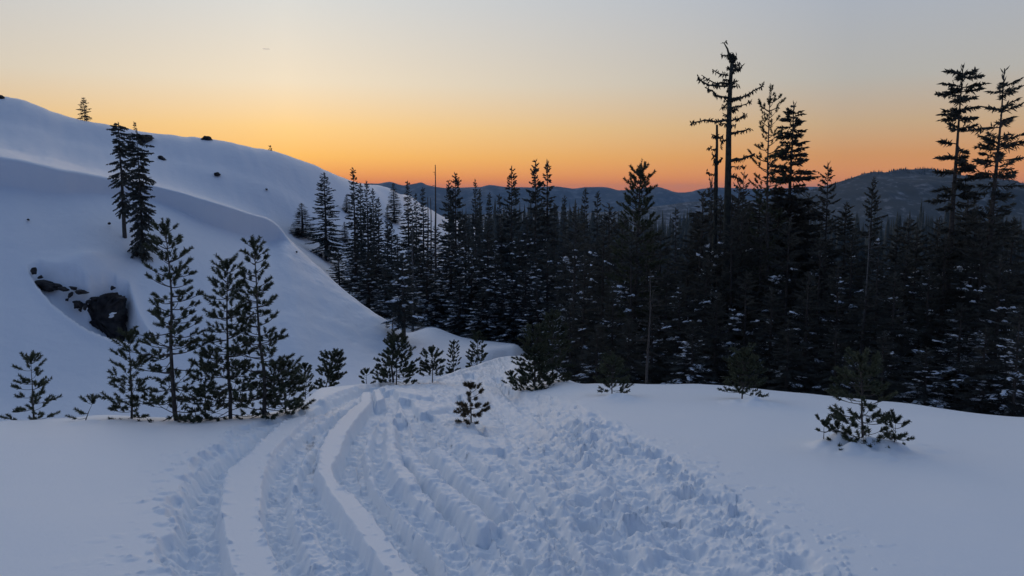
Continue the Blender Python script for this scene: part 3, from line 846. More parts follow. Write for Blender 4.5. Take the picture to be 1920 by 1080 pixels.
young_pine(15, 430, 12.9, 487, 150, "dense middle pine of the trio with a pointed top", power=0.8, per=6, gap=0.17, lean=(0.0, 0), low_bush=0.9)
young_pine(16, 492, 12.9, 442, 170, "slender-topped right pine of the trio, bushy at its foot", lean=(-0.03, 0), power=0.7, slim_top=0.35, keep=0.9, per=6, gap=0.20, low_bush=1.1, shoot=0.12)
young_pine(17, 536, 13.3, 684, 88, "low bushy pine at the right foot of the trio", power=0.4, per=6, gap=0.14)
young_pine(18, 382, 13.3, 690, 84, "low bushy pine filling the gap between the tall and middle pines", power=0.4, per=5, gap=0.15)
young_pine(19, 571, 21.0, 680, 34, "small narrow pine just beyond the right foot of the trio", power=0.6)
young_pine(20, 608, 20.5, 663, 50, "small wind-bent pine leaning right on the terrace rim", power=0.35, lean=(0.30, 0), wind=0.35, per=6, gap=0.09)
young_pine(21, 688, 20.6, 699, 18, "tiny pine tip poking from the rim left of the broad low pine", name="pine_sapling", keep=0.7, per=3)
young_pine(22, 744, 20.0, 632, 92, "broad low pine at the head of the tracks, beside a bare stem", power=0.7, per=6)
young_pine(23, 811, 20.2, 657, 52, "small tidy pine right of the broad low pine", power=0.6, bare=0.18)
young_pine(24, 851, 38.0, 641, 30, "small pine in the hollow beyond the trail", power=0.5)
young_pine(25, 893, 36.0, 622, 62, "bushy pine in the hollow just left of the trail's crest", power=0.5, per=6)
young_pine(46, 884, 12.55, 723, 54, "little browned pine standing alone among the tracks", mats=(M_BARK, M_RUST), power=0.75, base_py=798, keep=0.85, per=4, gap=0.095, shoot=0.10)
young_pine(27, 958, 21.5, 703, 14, "tiny forked sapling beside the trail", name="pine_sapling", keep=0.6, per=2)
young_pine(28, 1003, 20.3, 612, 84, "open two-stemmed pine where the right-hand wood begins", power=0.5, stems=2, per=5)
young_pine(29, 1036, 21.2, 590, 80, "dense young pine behind the two-stemmed pine at the wood's edge", power=0.55, per=6)
young_pine(30, 1148, 16.6, 676, 50, "small pine on a snow hummock right of the trail", base_py=757, power=0.45, bare=0.1)
young_pine(31, 1390, 15.9, 660, 72, "olive pine on a wind-carved snow hummock before the dark wood", base_py=762, power=0.4, bare=0.14, per=6)
young_pine(32, 1616, 9.75, 668, 112, "nearest bushy pine half buried in snow at the right", base_py=858, power=0.42, per=6, gap=0.13, lean=(-0.05, 0), shoot=0.13, needles=80, tiprad=0.05)
young_pine(33, 1543, 9.8, 794, 22, "left of two tiny pine shoots beside the nearest pine", name="pine_sapling", base_py=845, keep=0.5, per=3, shoot=0.07, tiprad=0.035)
young_pine(34, 1566, 9.75, 797, 30, "right of two tiny pine shoots beside the nearest pine", name="pine_sapling", base_py=848, keep=0.6, per=3, shoot=0.08, tiprad=0.035)
young_pine(35, 1674, 9.5, 788, 44, "short upright shoot right of the nearest pine", name="pine_sapling", base_py=862, keep=0.8, per=4, shoot=0.10, tiprad=0.04)

# ---- fir prototypes --------------------------------------------------------------
FM = (M_BARK, M_FIR, M_SNOWPAD)
HM = (M_BARK, M_HEM, M_SNOWPAD)
PROTO = {
 # valley firs, dusted or heavily loaded
 "slim": [fir(101 + i, 10, 1.15, snow=0.10, power=0.8, gap=0.24, irregular=0.34, tw=0.08, twig=0.06, hang=0.25, droop=0.3) for i in range(3)],
 "full": [fir(111 + i, 10, 1.9, snow=0.12, power=0.85, gap=0.26, irregular=0.36, tw=0.085, twig=0.065, hang=0.25, droop=0.3) for i in range(2)],
 "laden": [fir(121 + i, 10, 1.6, snow=0.95, pile=1.2, snow_top=0.85, power=0.8, gap=0.27, irregular=0.4, tw=0.08, twig=0.07, hang=0.25, droop=0.35) for i in range(3)],
 # taller, rougher trees of the nearer wood
 "rough": [fir(131 + i, 12, 2.1, snow=0.16, snow_top=0.75, power=0.7, gap=0.27, per=6, irregular=0.5, ragged=0.15, droop=0.35, hang=0.3, tw=0.06, twig=0.07, fine=1) for i in range(3)],
 "rough_laden": [fir(141 + i, 11, 2.2, snow=0.55, pile=1.0, snow_top=0.75, power=0.65, gap=0.29, per=6, irregular=0.5, ragged=0.1, droop=0.35, hang=0.3, tw=0.06, twig=0.075, fine=1) for i in range(2)],
}
PH = {"slim": 10, "full": 10, "laden": 10, "rough": 12, "rough_laden": 11}
PW = {"slim": 1.15, "full": 1.9, "laden": 1.6, "rough": 2.1, "rough_laden": 2.2}
trg = random.Random(5)
def fir_at(kind, px, depth, top, width, label, group, name="fir_tree", which=None, rot=None):
    if depth < 0:                                  # standing on the far hillside at photograph row -depth
        depth = bank_depth(px, -depth, 7.0, 10.0)
    p = spot(px, depth, top)
    H = height_at(top, depth) - p[2]
    s = H / PH[kind]
    w = (width / FPX * depth / 2) / PW[kind] if width else s * trg.uniform(0.85, 1.15)
    lst = PROTO[kind]
    t = lst[which if which is not None else trg.randrange(len(lst))]
    p[2] -= 0.15
    return plant(name, t, FM if kind in ("slim", "full", "laden") else HM, p, trg.uniform(0, 6.28) if rot is None else rot, (w, w, s), label, "fir tree", group)
G_MID = "firs of the valley wood"
G_RIGHT = "trees of the dark right-hand wood"
MID = [
 ("slim", 565, -441, 379, 44, "small fir alone on the open hillside, left of the broad hillside fir"),
 ("full", 607, -482, 322, 74, "broad pointed fir standing on the open hillside"),
 ("full", 634, 70, 462, 62, "squat dark fir at the right foot of the broad hillside fir"),
 ("slim", 649, -396, 364, 17, "tiny lone fir high on the open slope beside the thin spire"),
 ("slim", 646, -452, 414, 18, "very thin small fir between the broad hillside fir and the thin spire"),
 ("slim", 662, 92, 312, 42, "thinnest tallest spire at the left end of the valley wood"),
 ("slim", 675, 94, 340, 34, "spire just right of the thinnest tallest one"),
 ("slim", 687, 90, 338, 38, "twin-height spire second right of the thinnest tallest one"),
 ("slim", 699, 96, 352, 32, "narrow fir third right of the thinnest tallest spire"),
 ("slim", 709, 88, 368, 34, "shorter narrow fir fourth right of the thinnest tallest spire"),
 ("laden", 690, 68, 470, 80, "snow-dusted fir low on the bank's edge beneath the spires"),
 ("slim", 738, -412, 342, 27, "lone narrow fir set back on the slope, seen above the wood"),
 ("slim", 725, 92, 384, 26, "short thin fir below the lone set-back fir"),
 ("full", 733, 80, 410, 60, "dark fir in front of the lone set-back fir"),
 ("slim", 765, 100, 338, 36, "ragged-topped fir left of the tall bare pole"),
 ("slim", 779, 98, 360, 26, "thin fir just right of the ragged-topped fir"),
 ("slim", 792, 94, 350, 34, "even spire immediately left of the tall bare pole"),
 ("laden", 800, 62, 470, 90, "snow-flecked fir right behind the laden fir with a bare trunk"),
 ("full", 841, 84, 336, 62, "left of the two joined firs right of the tall bare pole"),
 ("full", 854, 80, 322, 80, "taller right one of the two joined firs right of the bare pole"),
 ("slim", 891, 98, 335, 30, "thin spire between the joined firs and the open-topped fir"),
 ("slim", 899, 104, 352, 30, "shorter spire behind the thin spire in mid wood"),
 ("slim", 917, 92, 358, 34, "plain narrow fir left of the open-topped fir"),
 ("slim", 937, 88, 363, 38, "small fir touching the left side of the open-topped fir"),
 ("full", 960, 66, 310, 84, "fir with an open layered top in mid wood"),
 ("full", 1004, 68, 297, 84, "left of the two tall firs side by side in mid wood"),
 ("slim", 1025, 70, 299, 62, "right of the two tall firs side by side in mid wood"),
 ("slim", 1058, 92, 364, 36, "thin fir right of the two tall firs"),
 ("slim", 1097, 88, 349, 40, "narrow fir left of the forked-top pine"),
 ("slim", 1121, 84, 356, 44, "narrow fir close beside the forked-top pine"),
 ("slim", 1040, 84, 378, 40, "short fir tucked beneath the two tall firs"),
 ("laden", 1080, 60, 410, 90, "snow-speckled fir below the narrow firs near the forked-top pine"),
 ("slim", 1268, 66, 388, 50, "lone small fir in the gap between forked-top pine and dead snag"),
]
for k, px, dpt, top, wd, lab in MID:
    fir_at(k, px, dpt, top, wd * (1.22 if k == "slim" and px > 655 else 1.08), lab, G_MID)
# the laden fir with a bare lower trunk by the bank's foot
t = fir(205, 7.2, 1.75, bare=0.20, snow=3.0, pile=0.15, snow_top=0.98, power=0.45, gap=0.26, irregular=0.35, tw=0.06, twig=0.06, fine=1, droop=0.4, hang=0.25, trunk_r=0.20)
hd = bank_depth(757, 641)
p = spot(757, hd, 638)
s = (height_at(478, hd) - p[2]) / 7.2
plant("fir_tree", t, FM, p, 0.6, (s, s, s), "round-topped snow-laden fir with a bare lower trunk by the bank's foot", "fir tree", G_MID)
# crowds: each tree is named by the landmark it stands below and by its row
MARKS_V = [(695, "below the left-hand spires"), (735, "left of the round-topped snow-laden fir"), (782, "right behind the round-topped snow-laden fir"), (835, "below the tall bare pole"), (868, "below the two joined firs"), (895, "below the thin spire of mid wood"), (922, "halfway between joined firs and open-topped fir"),
           (950, "at the left side of the open-topped fir"), (980, "below the open-topped fir"), (1006, "below the left one of the two tall firs"), (1030, "below the right one of the two tall firs"), (1068, "just right of the two tall firs"), (1100, "left of the forked-top pine"), (1200, "at the left foot of the forked-top pine")]
MARKS_R = [(1082, "beside the dense young pine at the wood's left end"), (1125, "left of the little hummock pine"), (1160, "above the little hummock pine"), (1200, "below the forked-top pine"), (1235, "beside the thin pale dead trunk"), (1262, "left of the lone gap fir"), (1282, "below the lone gap fir"), (1305, "below the snag's longest left limb"), (1335, "below the broken snag"),
           (1362, "at the foot of the tall dead snag"), (1388, "above the olive hummock pine's left side"), (1415, "above the olive hummock pine's right side"), (1445, "below the slender open pine"), (1470, "left below the layered fir"), (1492, "below the layered fir"), (1530, "right below the layered fir"), (1560, "below the sparse-topped fir"), (1590, "right of the sparse-topped fir"),
           (1612, "left of the thin leaning trunk"), (1635, "right of the thin leaning trunk"), (1665, "above the nearest bushy pine's right side"), (1690, "below the wooded mountain's peak"), (1735, "left of the second hemlock's foot"), (1765, "close left of the bare-trunked hemlock"), (1780, "behind the bare-trunked hemlock's foot"), (1835, "between the two old hemlocks"), (1855, "below the rightmost hemlock's left boughs"), (1880, "below the rightmost hemlock"), (1930, "at the right picture edge"), (1970, "cut by the right picture edge"), (2100, "just outside the right picture edge")]
def crowd_label(px, depth, valley):
    mark = next(t for lim, t in (MARKS_V if valley else MARKS_R) if px <= lim)
    if valley:
        row = "front-row" if depth < 59.5 else ("middle-row" if depth < 66.5 else "back-row")
        return "snow-flecked " + row + " fir " + mark
    row = "low front-row" if depth < 24.6 else ("front-row" if depth < 27.2 else ("middle-row" if depth < 31 else "back-row"))
    return "shaggy " + row + " conifer " + mark
# crowd of the valley wood
CROWD = []
for px, dpt, top, wd in [(665, 76, 440, 60), (705, 74, 455, 70), (722, 66, 500, 70), (745, 72, 440, 70), (775, 74, 430, 70), (790, 68, 470, 76), (815, 80, 420, 64), (826, 64, 520, 80), (845, 66, 440, 90), (862, 60, 520, 84), (872, 72, 400, 80), (885, 62, 470, 86),
                         (905, 58, 540, 84), (915, 70, 410, 80), (928, 60, 470, 90), (945, 58, 520, 86), (962, 57, 560, 80), (975, 62, 430, 90), (985, 58, 500, 90), (1008, 56, 520, 90), (1028, 58, 450, 92), (1045, 54, 540, 90), (1060, 58, 440, 90), (1075, 50, 530, 96),
                         (880, 66, 440, 80), (940, 66, 400, 70), (990, 64, 400, 80), (1105, 52, 430, 100), (1120, 48, 500, 100), (1092, 46, 560, 96)]:
    CROWD.append(fir_at("laden", px, dpt, top, wd * 1.05, crowd_label(px, dpt, True), "packed firs in the front of the valley wood"))
# two old trees on the bank
t = fir(301, 9.3, 0.85, bare=0.24, gap=0.24, per=6, power=0.08, droop=0.8, hang=0.9, vs=0.5, irregular=0.8, ragged=0.25, tw=0.08, twig=0.045, e0=-25, e1=10, trunk_r=0.20)
hd = bank_depth(233, 440); p = spot(233, hd, 430); s = (height_at(230, hd) - p[2]) / 9.3
plant("bank_hemlock", t, HM, p, 1.2, (s * 0.9, s * 0.9, s), "left of two old trees on the bank, bare-trunked with drooping ragged boughs", "hemlock tree", "old trees on the snow bank")
t = fir(302, 8.2, 0.85, bare=0.02, gap=0.20, per=7, power=0.10, droop=0.6, hang=0.5, vs=0.4, irregular=0.5, tw=0.08, twig=0.05, e0=-20, e1=10, snow=0.06)
hd = bank_depth(266, 480); p = spot(266, hd, 430); s = (height_at(244, hd) - p[2]) / 8.2
plant("bank_hemlock", t, HM, p, 0.2, (s * 0.85, s * 0.85, s), "right of two old trees on the bank, shaggy down to the snow", "hemlock tree", "old trees on the snow bank")
# lone trees on the skyline of the hill
def lone(px, depth, top, wd, label, seed, **kw):
    p = spot(px, depth, 240); H = height_at(top, depth) - p[2]
    t = fir(seed, max(H, 0.8), wd / FPX * depth / 2, gap=max(0.12, H * 0.05), tw=0.12, twig=0.12, **kw)
    p[2] -= 0.1
    plant("skyline_fir", t, FM, p, 0, (1, 1, 1), label, "fir tree", "small trees on the hill's skyline")
lone(160, 123, 182, 22, "lone scrubby fir high on the hill's skyline", 401, irregular=0.5, power=0.6)
lone(253, 124, 229, 5, "tiny bare sapling on the skyline above the old bank trees", 402, per=3)
lone(505, 126.5, 274, 8, "tiny twig of a tree on the skyline right of the brown boulder", 403, per=3)

# ---- nearer wood on the right --------------------------------------------------
RIGHT = [
 ("rough", 1555, 33, 298, 110, "sparse-topped fir right of the skyline fir with layered boughs", 0),
 ("rough", 1640, 31, 324, 100, "dark fir before the wooded mountain, left of the tall bare-trunked hemlock", 1),
 ("rough", 1310, 36, 392, 110, "broad fir under the left arm of the dead snag", 2),
 ("rough_laden", 1722, 30, 420, 130, "snow-spotted fir left of the tall bare-trunked hemlock's foot", 0),
 ("rough_laden", 1805, 24.5, 560, 150, "snow-laden fir with heavy white boughs near the right edge", 1),
 ("rough_laden", 1880, 25, 470, 150, "snow-laden fir at the right edge of the picture", 0),
 ("rough", 1935, 28, 380, 130, "dark fir cut by the right edge of the picture", 2),
]
for k, px, dpt, top, wd, lab, wh in RIGHT:
    fir_at(k, px, dpt, top, wd, lab, G_RIGHT, which=wh)
fill = [(1078, 48, 378, 110), (1142, 45, 376, 120), (1166, 42, 392, 120), (1222, 44, 418, 120), (1394, 30.5, 316, 84), (1336, 31.5, 326, 84), (1318, 35, 352, 170), (1384, 34, 334, 120), (1422, 37, 352, 190), (1462, 33, 350, 170), (1520, 36, 356, 190), (1590, 34, 372, 150), (1372, 40, 362, 210), (1705, 36, 405, 180), (1815, 35, 350, 150), (1240, 40, 425, 150),
        (1070, 27, 560, 90), (1095, 30, 470, 110), (1130, 33, 420, 120), (1150, 26.5, 520, 110), (1185, 30, 430, 130), (1215, 35, 430, 120), (1225, 26, 540, 110), (1250, 30, 480, 120), (1275, 27, 520, 110), (1290, 33, 450, 120), (1325, 28, 470, 120), (1345, 25.5, 540, 110), (1350, 38, 360, 130),
        (1375, 30, 410, 130), (1400, 26, 500, 120), (1405, 36, 370, 130), (1430, 30, 420, 130), (1450, 25, 530, 120), (1460, 36, 365, 130), (1480, 29, 400, 130), (1505, 34, 370, 130), (1515, 24.5, 500, 120), (1540, 28, 430, 120), (1575, 25, 480, 120), (1600, 29, 420, 130), (1625, 24, 520, 120), (1650, 27, 450, 130),
        (1680, 24, 500, 120), (1685, 33, 420, 120), (1700, 28, 460, 120), (1745, 26, 480, 120), (1760, 32, 400, 130), (1775, 28, 430, 140), (1830, 30, 380, 130), (1845, 27, 420, 140), (1860, 34, 370, 130), (1900, 31, 400, 140), (1740, 21.5, 640, 110), (1850, 21, 600, 120), (1915, 20.5, 560, 120), (1960, 23, 480, 150), (1985, 30, 400, 150),
        (1120, 24, 600, 90), (1180, 24, 590, 90), (1300, 24, 590, 100), (1480, 23, 590, 100), (1570, 22.5, 600, 100), (1660, 21.5, 610, 100)]
for i, (px, dpt, top, wd) in enumerate(fill):
    k = "rough_laden" if (i * 7) % 5 == 0 or px > 1700 and i % 2 else "rough"
    fir_at(k, px, dpt, top, wd, crowd_label(px, dpt, False), "crowded conifers of the right-hand wood")

# pine with a forked top
p = spot(1190, 31, 400); H = height_at(299, 31) - p[2]
t = pine(501, H, 1.5, gap=0.36, per=6, power=0.6, needles=60, shoot=0.26, side=0.17, tiprad=0.10, nw=0.034, up=0.8, wood=0.012)
plant("forked_pine", t, PM, p, 0.3, (1, 1, 1), "pine with a forked upswept top rising above mid wood", "pine tree", G_RIGHT)
# slender pine between the snag and the layered fir
p = spot(1440, 32, 300); H = height_at(157, 32) - p[2]
t = pine(502, H, 0.75, gap=0.40, per=4, power=0.25, needles=56, shoot=0.22, side=0.20, tiprad=0.085, nw=0.03, up=0.9, keep=0.8, bare=0.35, wood=0.008)
plant("slender_pine", t, PM, p, 0.3, (1, 1, 1), "slender open pine between the dead snag and the layered fir", "pine tree", G_RIGHT)
# layered fir
p = spot(1483, 33, 300); H = height_at(192, 33) - p[2]
t = fir(503, H, 1.55, gap=0.30, per=8, power=0.62, bare=0.25, irregular=0.3, droop=0.22, hang=0.12, vs=0.4, tw=0.06, twig=0.034, e0=-6, e1=14)
plant("layered_fir", t, HM, p, 0.3, (1, 1, 1), "fir with layered flat boughs against the sunset beside the slender pine", "fir tree", G_RIGHT)
# two old hemlocks on the far right
p = spot(1790, 29, 300); H = height_at(121, 29) - p[2]
t = fir(504, H, 0.62, gap=0.34, per=8, power=0.04, bare=0.30, irregular=0.42, ragged=0.5, droop=0.25, hang=0.25, vs=0.6, tw=0.055, twig=0.028, e0=-8, e1=10, trunk_r=0.16, lean=0.004)
plant("old_hemlock", t, HM, p, 0.3, (1, 1, 1), "tall old hemlock with bare trunk and flat tufted boughs, second from right edge", "hemlock tree", G_RIGHT)
p = spot(1862, 28, 300); H = height_at(128, 28) - p[2]
t = fir(505, H, 0.98, gap=0.29, per=6, power=0.30, bare=0.25, irregular=0.4, ragged=0.18, droop=0.22, hang=0.25, vs=0.5, tw=0.045, twig=0.042, e0=-4, e1=24, trunk_r=0.15, lean=0.004)
plant("old_hemlock", t, HM, p, 0.9, (1, 1, 1), "tall old hemlock with many thin boughs nearest the right edge", "hemlock tree", G_RIGHT)

# ---- dead wood -------------------------------------------------------------------
def crop(zx, zy):
    return 1260 + zx / 3.176, 60 + zy / 3.176
DS = 32.0
def pt(px, py, off=0.0):
    d = DS + off
    return np.array([math.tan(bearing(px, py)) * d, d, height_at(py, d)])
srg = np.random.default_rng(77)
base = spot(1366, DS, 400)
sn = bpy.data.objects.new("dead_snag", None); COL.objects.link(sn); sn.location = base
tag(sn, "tall dead snag with hooked top and bare mossy limbs against the sky", "dead tree", None)
mb = MB()
tp = [base + np.array([0, 0, -0.4])] + [pt(*crop(*q)) for q in [(333, 930), (336, 760), (338, 600), (343, 430), (348, 300), (356, 180), (342, 145), (330, 100), (308, 62)]]
tp = np.array(tp) - base
mb.tube(tp, [0.17, 0.135, 0.118, 0.108, 0.092, 0.08, 0.062, 0.05, 0.036, 0.018], 9)
link("trunk", mb.mesh("trunk"), M_MOSS, sn)
def mossy(mb, pts, r, sides=5, moss=1.0):
    """a dead limb with stubs and hanging lichen"""
    P = np.array(pts); k = 9
    s = np.linspace(0, 1, k)
    i = np.linspace(0, 1, len(P))
    Q = np.stack([pchip(i, P[:, c].copy(), s) for c in range(3)], 1)
    Q += srg.normal(0, r * 0.35, Q.shape) * np.minimum(1, s * 4)[:, None]
    mb.tube(Q, r * (1 - 0.62 * s) * srg.uniform(0.8, 1.25, k), sides)
    L = np.linalg.norm(np.diff(Q, axis=0), axis=1).sum()
    n = int(L * 38 * moss * (0.25 if r < 0.015 else 1))
    u = srg.uniform(0.05, 1, n)
    p = np.stack([np.interp(u, s, Q[:, c]) for c in range(3)], 1)
    d = np.stack([srg.normal(0, 0.6, n), srg.normal(0, 0.6, n), np.where(srg.random(n) < 0.75, -1.0, 0.6)], 1)
    mb.spindles(p, d, srg.uniform(0.05, 0.20, n), srg.uniform(0.025, 0.06, n), np.tile([0.2, 1, 0.1], (n, 1)))
LIMBS = [([(335, 258), (285, 250), (240, 222)], .065), ([(335, 308), (250, 300), (182, 262)], .07), ([(332, 322), (235, 318), (160, 280), (158, 262)], .075), ([(332, 392), (270, 382), (238, 350), (212, 338)], .075),
         ([(352, 236), (390, 226), (418, 203)], .07), ([(354, 212), (385, 200), (406, 178)], .06), ([(345, 405), (400, 392), (460, 368), (510, 340), (548, 312)], .075), ([(345, 452), (420, 438), (475, 414)], .06),
         ([(343, 530), (410, 512), (446, 488)], .06), ([(338, 522), (265, 532), (200, 530), (140, 535), (110, 550)], .075), ([(340, 608), (410, 592), (466, 580)], .09), ([(338, 770), (420, 755), (492, 725)], .12),
         ([(338, 640), (300, 650), (285, 690)], .06), ([(340, 800), (390, 806), (440, 800)], .05), ([(336, 860), (390, 868), (418, 885)], .09), ([(352, 170), (370, 158), (378, 150)], .05), ([(348, 300), (365, 300), (378, 300)], .05),
         ([(312, 66), (300, 66), (288, 68)], .018), ([(314, 64), (318, 56), (322, 48)], .018)]
for k, (pts, r) in enumerate(LIMBS):
    off = srg.uniform(-0.9, 0.9)
    mb = MB()
    q = [pt(*crop(*c), off * i / (len(pts) - 1)) - base for i, c in enumerate(pts)]
    mossy(mb, q, r * 0.62)
    link("limb", mb.mesh("limb", False), M_MOSS, sn)
for k in range(34):                                                       # broken stubs along the stem
    mb = MB(); f = srg.uniform(0.35, 0.80)
    i = np.linspace(0, 1, len(tp)); b0 = np.array([np.interp(f, i, tp[:, c]) for c in range(3)])
    a = srg.uniform(0, 6.28); l = srg.uniform(0.15, 0.42)
    mossy(mb, [b0, b0 + np.array([math.cos(a) * l * .6, math.sin(a) * l * .6, 0.03]), b0 + np.array([math.cos(a) * l, math.sin(a) * l, srg.uniform(-.05, .12)])], 0.035, 4, 1.3)
    link("stub", mb.mesh("stub", False), M_MOSS, sn)
# the shorter dead stem beside it
DS = 32.6
b2 = spot(1343, DS, 400)
st = bpy.data.objects.new("broken_snag", None); COL.objects.link(st); st.location = b2
tag(st, "shorter broken dead trunk close left of the tall snag", "dead tree", None)
mb = MB()
tp2 = np.array([b2 + np.array([0, 0, -0.4])] + [pt(*crop(*q)) for q in [(262, 930), (264, 800), (268, 680), (268, 552)]]) - b2
mb.tube(tp2, [0.11, 0.085, 0.07, 0.055, 0.045], 7)
link("trunk", mb.mesh("trunk"), M_MOSS, st)
for z0, z1, l in [((264, 790), (245, 740), 0.05), ((266, 700), (215, 685), 0.03), ((268, 620), (240, 614), 0.03), ((267, 625), (305, 618), 0.04), ((264, 850), (205, 832), 0.02), ((265, 740), (238, 728), .05), ((266, 780), (300, 745), .07)]:
    mb = MB()
    a, b = pt(*crop(*z0)) - b2, pt(*crop(*z1), srg.uniform(-.3, .3)) - b2
    mossy(mb, [a, (a + b) / 2 + np.array([0, 0, -0.04]), b], l, 4, 1.6)
    link("limb", mb.mesh("limb", False), M_MOSS, st)

def pole(name, px, depth, top, r, label, seed, twigs=10, mat=M_GREY, spread=0.5, group="bare dead poles in the woods"):
    rg = np.random.default_rng(seed)
    p = spot(px, depth, 600); H = height_at(top, depth) - p[2]
    e = bpy.data.objects.new(name, None); COL.objects.link(e); e.location = p
    tag(e, label, "dead tree", group)
    mb = MB(); hs = np.linspace(-0.3, H, 7)
    ax = np.stack([rg.normal(0, 0.02, 7) + 0.01 * hs, rg.normal(0, 0.02, 7), hs], 1)
    mb.tube(ax, r * (1 - 0.75 * np.clip(hs / H, 0, 1)), 6)
    link("trunk", mb.mesh("trunk"), mat, e)
    if twigs:
        mb = MB()
        for k in range(twigs):
            z = rg.uniform(0.25, 0.97) * H; a = rg.uniform(0, 6.28); l = rg.uniform(0.3, 1.0) * spread
            q = np.array([np.interp(z, hs, ax[:, 0]), np.interp(z, hs, ax[:, 1]), z])
            mb.tube([q, q + np.array([math.cos(a) * l * .6, math.sin(a) * l * .6, rg.uniform(-.1, .1)]), q + np.array([math.cos(a) * l, math.sin(a) * l, rg.uniform(-.25, .1)])], [r * .22, r * .16, .004], 3, False)
        link("dead_twigs", mb.mesh("dead_twigs"), mat, e)
pole("dead_pole", 817, 78, 309, 0.16, "tallest bare dead pole rising above the valley wood", 1, 7, M_BARK, 0.7)
pole("dead_pole", 803, 82, 370, 0.14, "left one of two short dead poles beside the tallest bare pole", 2, 3, M_BARK, 0.5)
pole("dead_pole", 809, 80, 371, 0.14, "right one of two short dead poles beside the tallest bare pole", 3, 3, M_BARK, 0.5)
pole("bare_stem", 735, 20.2, 588, 0.03, "thin bare stem rising behind the broad low pine", 9, 16, M_BARK, 0.22)
pole("dead_pole", 774, 60, 395, 0.12, "thin grey dead pole behind the snow-laden fir by the bank's foot", 4, 10, M_GREY, 0.5)
pole("dead_pole", 1216, 21.8, 505, 0.04, "thin pale dead trunk at the front of the right-hand wood", 5, 26, M_BARK, 0.7)
pole("dead_pole", 1617, 24.0, 425, 0.04, "thin pale leaning trunk deep right in the dark wood", 6, 26, M_GREY, 0.7)

# ------------------------------------------------------------------ rocks
def rock(name, px, py, depth, w, h, label, seed, thick=0.8, outline=None, lift=0.0, tilt=0.0, cat="rock", group="dark rocks showing through the hill snow"):
    """angular broken rock; outline = its face seen from the terrace in units of half width / half height"""
    rg = np.random.default_rng(seed)
    sx, sz = w / FPX * depth / 2, h / FPX * depth / 2
    if outline is None:
        k = rg.integers(6, 9); th = np.sort(np.arange(k) * 6.283 / k + rg.uniform(-0.35, 0.35, k)); rr = rg.uniform(0.5, 1.12, k)
        outline = list(zip(np.cos(th) * rr, np.sin(th) * rr))
    P = np.array(outline, float)
    if np.sum(P[:, 0] * np.roll(P[:, 1], -1) - P[:, 1] * np.roll(P[:, 0], -1)) < 0:
        P = P[::-1]
    sub = 9
    ring = np.concatenate([P[i] + (P[(i + 1) % len(P)] - P[i]) * (np.arange(sub) / sub)[:, None] for i in range(len(P))])
    n = len(ring); ring = ring * (1 + 0.16 * fbm(np.arange(n) * 0.37, np.zeros(n) + seed, seed, 3))[:, None] + rg.normal(0, 0.03, ring.shape)
    V = []
    for (sc, yy) in ((0.80, 1.0), (1.0, 0.5), (1.02, 0.0), (0.99, -0.55), (0.93, -0.72), (0.70, -0.84), (0.42, -0.90), (0.16, -0.92)):
        q = ring * sc
        V.append(np.stack([q[:, 0] * sx, np.full(n, yy * thick * sx), q[:, 1] * sz], 1))
    V = np.array(V); m = len(V)
    facet = np.floor((V[..., 0] / sx * 2.6 + V[..., 2] / sz * 0.7 + 20)) * 1.7 + np.floor(V[..., 2] / sz * 1.8 - V[..., 0] / sx * 0.6 + 20)
    V[..., 1] += thick * sx * (0.34 * (hash2(facet, facet * 0 + seed) - 0.5) + 0.40 * fbm(V[..., 0] / sx * 2.2 + seed, V[..., 2] / sz * 2.2, seed, 4))
    i = (np.arange(m - 1)[:, None] * n + np.arange(n)[None, :]).reshape(-1)
    j = (np.arange(m - 1)[:, None] * n + (np.arange(n)[None, :] + 1) % n).reshape(-1)
    f = np.concatenate([np.stack([i, j, j + n], 1), np.stack([i, j + n, i + n], 1)])
    cap = [(m * n, (m - 1) * n + q, (m - 1) * n + (q + 1) % n) for q in range(n)] + [(m * n + 1, (q + 1) % n, q) for q in range(n)]
    v = np.vstack([V.reshape(-1, 3), V[-1].mean(0)[None], V[0].mean(0)[None]])
    f = np.vstack([f, np.array(cap)])
    x = math.tan(bearing(px, py)) * depth
    o = link(name, make_mesh(name, v, f, False), M_ROCK)
    o.location = (x, depth, height_at(py, depth) + lift)
    o.rotation_euler = (0, tilt, 0)
    tag(o, label, cat, group)
    return o
BO = [(-0.98, -0.02), (-0.78, 0.28), (-0.66, 0.70), (-0.42, 0.66), (-0.28, 0.84), (0.05, 0.80), (0.22, 0.98), (0.52, 0.94), (0.80, 0.86), (0.92, 0.82), (0.95, 0.2), (1.02, -0.3), (1.04, -0.9), (0.9, -1.35), (0.4, -1.15), (0.02, -0.62), (-0.35, -0.30), (-0.7, -0.16)]
bd = bank_depth(205, 560)
rock("outcrop_rock", 192, 595, bd - 0.6, 80, 88, "largest dark rock face jutting from the scooped snow bank", 3, 0.7, BO, group="dark rocks in the snow bank's scoop")
